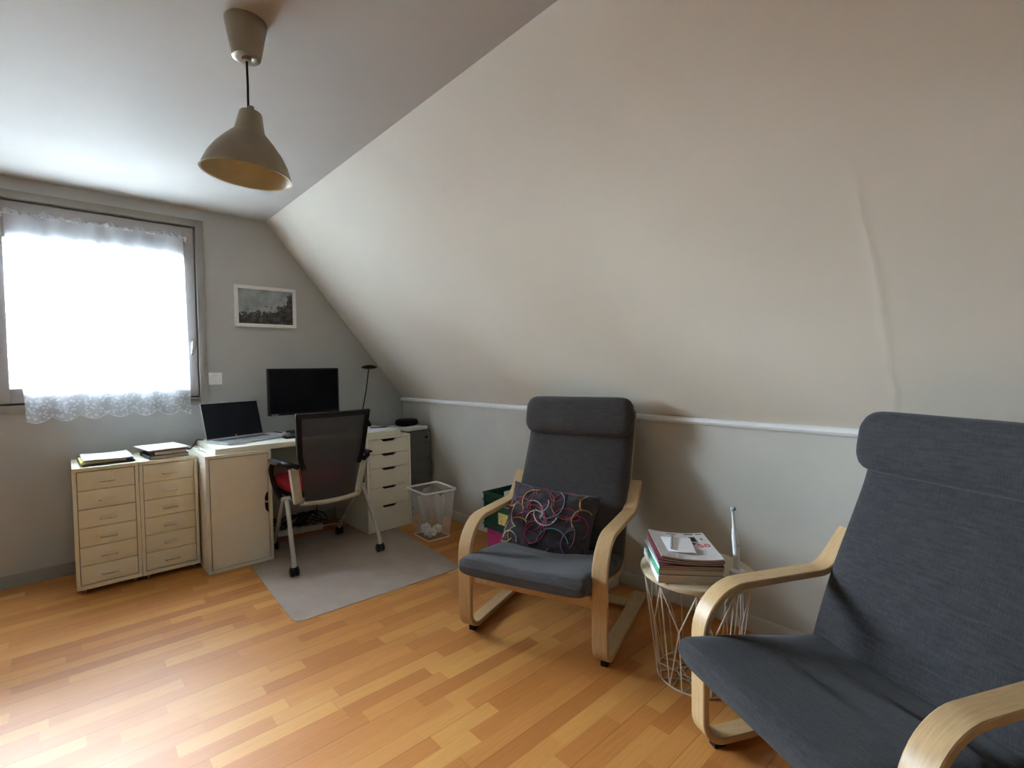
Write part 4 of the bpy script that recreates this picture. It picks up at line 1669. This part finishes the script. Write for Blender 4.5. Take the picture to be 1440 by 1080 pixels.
# ------------------------------------------------------------------ side table
TX, TY, TZ = -0.472, -3.012, 0.42
st = thing('wire_side_table', 'round side table with beige top on a wire basket base', 'table', (TX, TY, 0))
b = MB()
b.lathe([(0, TZ), (0.200, TZ), (0.206, TZ-0.003), (0.207, TZ-0.010), (0.205, TZ-0.019), (0.198, TZ-0.022), (0, TZ-0.022)], n=64)
b.build('table_top', M['tabletop'], st)
b = MB()
rt_, rb = 0.192, 0.145
for r, z in ((rt_, TZ-0.0245), (rb, 0.004)):
    b.tube([(r*math.cos(2*math.pi*k/48), r*math.sin(2*math.pi*k/48), z) for k in range(48)], 0.0032, n=6, closed=True)
nn = 9
zm = 0.235
rm = rb+(rt_-rb)*zm/TZ
for k in range(nn):
    a0 = 2*math.pi*(k+0.18)/nn
    a1 = a0+math.pi/nn
    a2 = a0+2*math.pi/nn

    def pt_(a, r, z):
        return (r*math.cos(a), r*math.sin(a), z)
    top, top2 = pt_(a0, rt_, TZ-0.032), pt_(a2, rt_, TZ-0.032)
    bot, botm = pt_(a0, rb, 0.004), pt_(a1, rb, 0.004)
    mid = pt_(a1, rm, zm)
    b.tube([top, bot], 0.0026, n=6)
    b.tube([top, mid], 0.0026, n=6)
    b.tube([top2, mid], 0.0026, n=6)
    b.tube([mid, botm], 0.0026, n=6)
    b.tube([bot, mid], 0.0022, n=6)
    for q in range(1):
        b.tube([botm, pt_(a1+math.pi*0.8, rb, 0.004)], 0.0024, n=6)
b.tube([(0.07*math.cos(2*math.pi*k/32), 0.07*math.sin(2*math.pi*k/32), 0.005) for k in range(32)], 0.0024, n=6, closed=True)
b.build('wire_basket', M['wire'], st)

# books and magazines on the table; long edge direction d1 (left to right in view), short edge d2
SA = math.atan2(-3.137+2.967, -0.569+0.719)       # angle of the front edge
SC_ = Vector((-0.520, -2.978))


def stack_item(name, w_, d_, h_, z, cover, spine, label, cat, da=0.0, dx=0.0, dy=0.0, bend=0.0):
    b = MB()
    c = 0.0012

    def bendz(x, y):
        return bend*(((x/w_)-0.15)**2)*2.0
    if bend:
        nx = 14
        for (z0, z1, mi, ins) in ((0, c, 0, 0), (c, h_-c, 1, 0.002), (h_-c, h_, 0, 0)):
            top = b.grid(nx, 3, lambda u, v: (((u-0.5)*(w_-2*ins)), (v-0.5)*(d_-2*ins), z1+bendz((u-0.5)*w_, 0)), mi=mi)
            bot = b.grid(nx, 3, lambda u, v: (((u-0.5)*(w_-2*ins)), (v-0.5)*(d_-2*ins), z0+bendz((u-0.5)*w_, 0)), mi=mi)
            for i in range(nx-1):
                for j in (0, 2):
                    f = b.bm.faces.new((top[i][j], top[i+1][j], bot[i+1][j], bot[i][j]))
                    f.material_index = mi
            for i in (0, nx-1):
                for j in range(2):
                    f = b.bm.faces.new((top[i][j], top[i][j+1], bot[i][j+1], bot[i][j]))
                    f.material_index = 2 if i == 0 else mi
    else:
        b.box(-w_/2, w_/2, -d_/2, d_/2, 0, c, mi=0)
        b.box(-w_/2, w_/2, -d_/2, d_/2, h_-c, h_, mi=0)
        b.box(-w_/2+0.0015, w_/2-0.002, -d_/2+0.002, d_/2-0.002, c, h_-c, mi=1)
        b.box(-w_/2-0.0005, -w_/2+0.0015, -d_/2, d_/2, 0, h_, mi=2)
    off = Vector((dx*math.cos(SA)-dy*math.sin(SA), dx*math.sin(SA)+dy*math.cos(SA)))
    o = b.build(name, [M[cover], M['page'], M[spine]], loc=(SC_.x+off.x, SC_.y+off.y, z), rz=SA+da)
    return tag(o, label, cat)


z = TZ+0.0005
BW, BD = 0.232, 0.285
items = [('book', 0.232, 0.275, 0.027, 'paper', 'paper', 'thick white spined book at the bottom of the side table stack', 'book', 0.02, 0.0, 0, 0),
         ('book', 0.224, 0.272, 0.020, 'slate', 'leaf', 'green spined book, second from the bottom of the side table stack', 'book', 0.0, 0.002, 0.0, 0),
         ('magazine', 0.222, 0.280, 0.009, 'ivory', 'paper', 'white spined magazine lying right on the green spined book', 'magazine', 0.015, 0.0, 0.004, 0),
         ('magazine', 0.222, 0.284, 0.007, 'brown', 'lilac', 'lilac spined magazine in the middle of the side table stack', 'magazine', -0.01, 0.003, -0.004, 0),
         ('magazine', 0.224, 0.284, 0.007, 'brown', 'ivory', 'ivory spined magazine below the crimson spined one', 'magazine', -0.02, 0.002, 0.003, 0.012),
         ('magazine', 0.222, 0.286, 0.007, 'brown', 'crimson', 'crimson spined magazine just under the top magazine', 'magazine', 0.01, 0.004, 0.0, 0.016)]
for (nm, w_, d_, h_, cv, spn, lb, ct_, da, dx, dy, bd) in items:
    stack_item(nm, w_, d_, h_, z, cv, spn, lb, ct_, da, dx, dy, bd)
    z += h_+0.0006
zt = z
top = stack_item('magazine', 0.216, 0.280, 0.006, z, 'cover', 'ivory', 'white magazine with black and red cover marks, topmost under the notepad', 'magazine', 0.0, 0.006, 0.0, 0.018)
# cover printing: child pieces lying on the cover (right-hand half), w axis = x local, d axis = y local


def cover_z(x):
    return 0.006+0.018*(((x/0.222)-0.15)**2)*2.0+0.0004


def print_quad(bm_, x0, x1, y0, y1, mi=0):
    n_ = 5
    bm_.grid(n_, 2, lambda u, v: (x0+(x1-x0)*u, y0+(y1-y0)*v, cover_z(x0+(x1-x0)*u)), mi=mi)


b = MB()
print_quad(b, 0.040, 0.064, 0.045, 0.095)
print_quad(b, 0.020, 0.026, 0.04, 0.075)
for (x0, x1, y0, y1) in ((0.02, 0.034, 0.008, 0.03), (0.036, 0.05, 0.012, 0.026), (0.08, 0.088, 0.06, 0.075), (0.075, 0.1, 0.12, 0.128), (0.03, 0.065, 0.118, 0.13), (-0.04, 0.0, 0.116, 0.124)):
    print_quad(b, x0, x1, y0, y1)
b.build('cover_print', M['ink'], top)
b = MB()
for k in range(4):
    x = 0.025+0.002*k
    print_quad(b, x, x+0.05-0.006*k, -0.045-0.016*k, -0.040-0.016*k)
print_quad(b, -0.095, -0.02, -0.118, -0.114)
print_quad(b, -0.09, -0.03, -0.128, -0.124)
b.build('cover_lines', M['grey_rubber'], top)
cu = bpy.data.curves.new('cover_number', 'FONT')
cu.body = '50'
cu.size = 0.048
cu.extrude = 0.0002
to = bpy.data.objects.new('cover_number_text', cu)
COL.objects.link(to)
bpy.context.view_layer.update()
me = bpy.data.meshes.new_from_object(to.evaluated_get(bpy.context.evaluated_depsgraph_get()))
bpy.data.objects.remove(to)
for v in me.vertices:
    v.co.x += 0.052
    v.co.y += -0.018
    v.co.z += cover_z(v.co.x)+0.0004
me.materials.append(M['crimson'])
no = bpy.data.objects.new('cover_number', me)
COL.objects.link(no)
no.parent = top

# notepad and pen
d1 = Vector((math.cos(SA), math.sin(SA)))
d2 = Vector((-math.sin(SA), math.cos(SA)))
npos = SC_+d1*(-0.020)+d2*(-0.01)
zp = zt+0.0105
b = MB()
b.box(-0.058, 0.058, -0.078, 0.078, 0, 0.004, 0.0006, mi=0)
tag(b.build('notepad', M['paper'], loc=(npos.x, npos.y, zp), rz=SA-0.10), 'small white notepad lying on the top magazine', 'notepad')
b = MB()
b.tube([(0, -0.062, 0.0045), (0, 0.045, 0.0045), (0, 0.060, 0.0045)], [0.0045, 0.0045, 0.0045], n=10)
b.tube([(0, 0.060, 0.0045), (0, 0.072, 0.0045)], [0.006, 0.005], n=10)
b.tube([(0, -0.075, 0.0045), (0, -0.062, 0.0045)], [0.001, 0.0045], n=10)
ppos = SC_+d1*(-0.038)+d2*(0.0)
tag(b.build('pen', M['grey_rubber'], loc=(ppos.x, ppos.y, zp+0.0042), rz=SA-0.22), 'grey pen lying on the white notepad', 'pen')

# electric toothbrush and charger
chp = thing('toothbrush_charger', 'round white charger base with cord on the wire side table', 'charger', (-0.424, -3.148, TZ))
b = MB()
b.lathe([(0, 0), (0.026, 0), (0.028, 0.004), (0.027, 0.014), (0.020, 0.019), (0, 0.019)], n=28)
b.build('charger_base', M['toothbrush'], chp)
b = MB()
b.tube(smooth_path([(0.024, 0, 0.006), (0.055, 0.012, 0.004), (0.085, 0.045, 0.004), (0.135, 0.068, 0.004), (0.170, 0.075, -0.01), (0.182, 0.068, -0.10), (0.175, 0.06, -0.20), (0.185, 0.07, -0.32), (0.20, 0.10, -0.412)], 5), 0.0026, n=6)
b.build('charger_cord', M['toothbrush'], chp)
tb = thing('electric_toothbrush', 'white electric toothbrush standing upright on its charger', 'toothbrush', (-0.424, -3.148, TZ+0.019),
           rot=Vector((0, 0, 1)).rotation_difference((Vector((0, 0, 1))-r2*0.085).normalized()).to_euler())
b = MB()
b.lathe([(0, 0), (0.0100, 0), (0.0110, 0.01), (0.0115, 0.06), (0.0108, 0.12), (0.0085, 0.148), (0.0058, 0.156), (0, 0.157)], n=22)
b.build('brush_handle', M['toothbrush'], tb)
b = MB()
b.box(-0.004, 0.004, -0.0125, -0.0095, 0.085, 0.095, 0.001)
b.build('button', M['grey_rubber'], tb)
b = MB()
b.lathe([(0, 0.156), (0.0062, 0.157), (0.0050, 0.18), (0.0036, 0.215), (0.0036, 0.222), (0, 0.223)], n=14)
b.lathe([(0, -0.006), (0.0075, -0.006), (0.0075, 0.003), (0, 0.003)], n=14, mat=Matrix.Translation((0, 0, 0.225)) @ Matrix.Rotation(math.radians(90), 4, 'X') @ Matrix.Rotation(0.6, 4, 'Y'))
bh = b.build('brush_head', M['toothbrush'], tb)
b = MB()
b.lathe([(0, 0.003), (0.0065, 0.003), (0.0065, 0.011), (0, 0.011)], n=14, mat=Matrix.Translation((0, 0, 0.225)) @ Matrix.Rotation(math.radians(90), 4, 'X') @ Matrix.Rotation(0.6, 4, 'Y'))
b.build('bristles', M['teal'], bh)
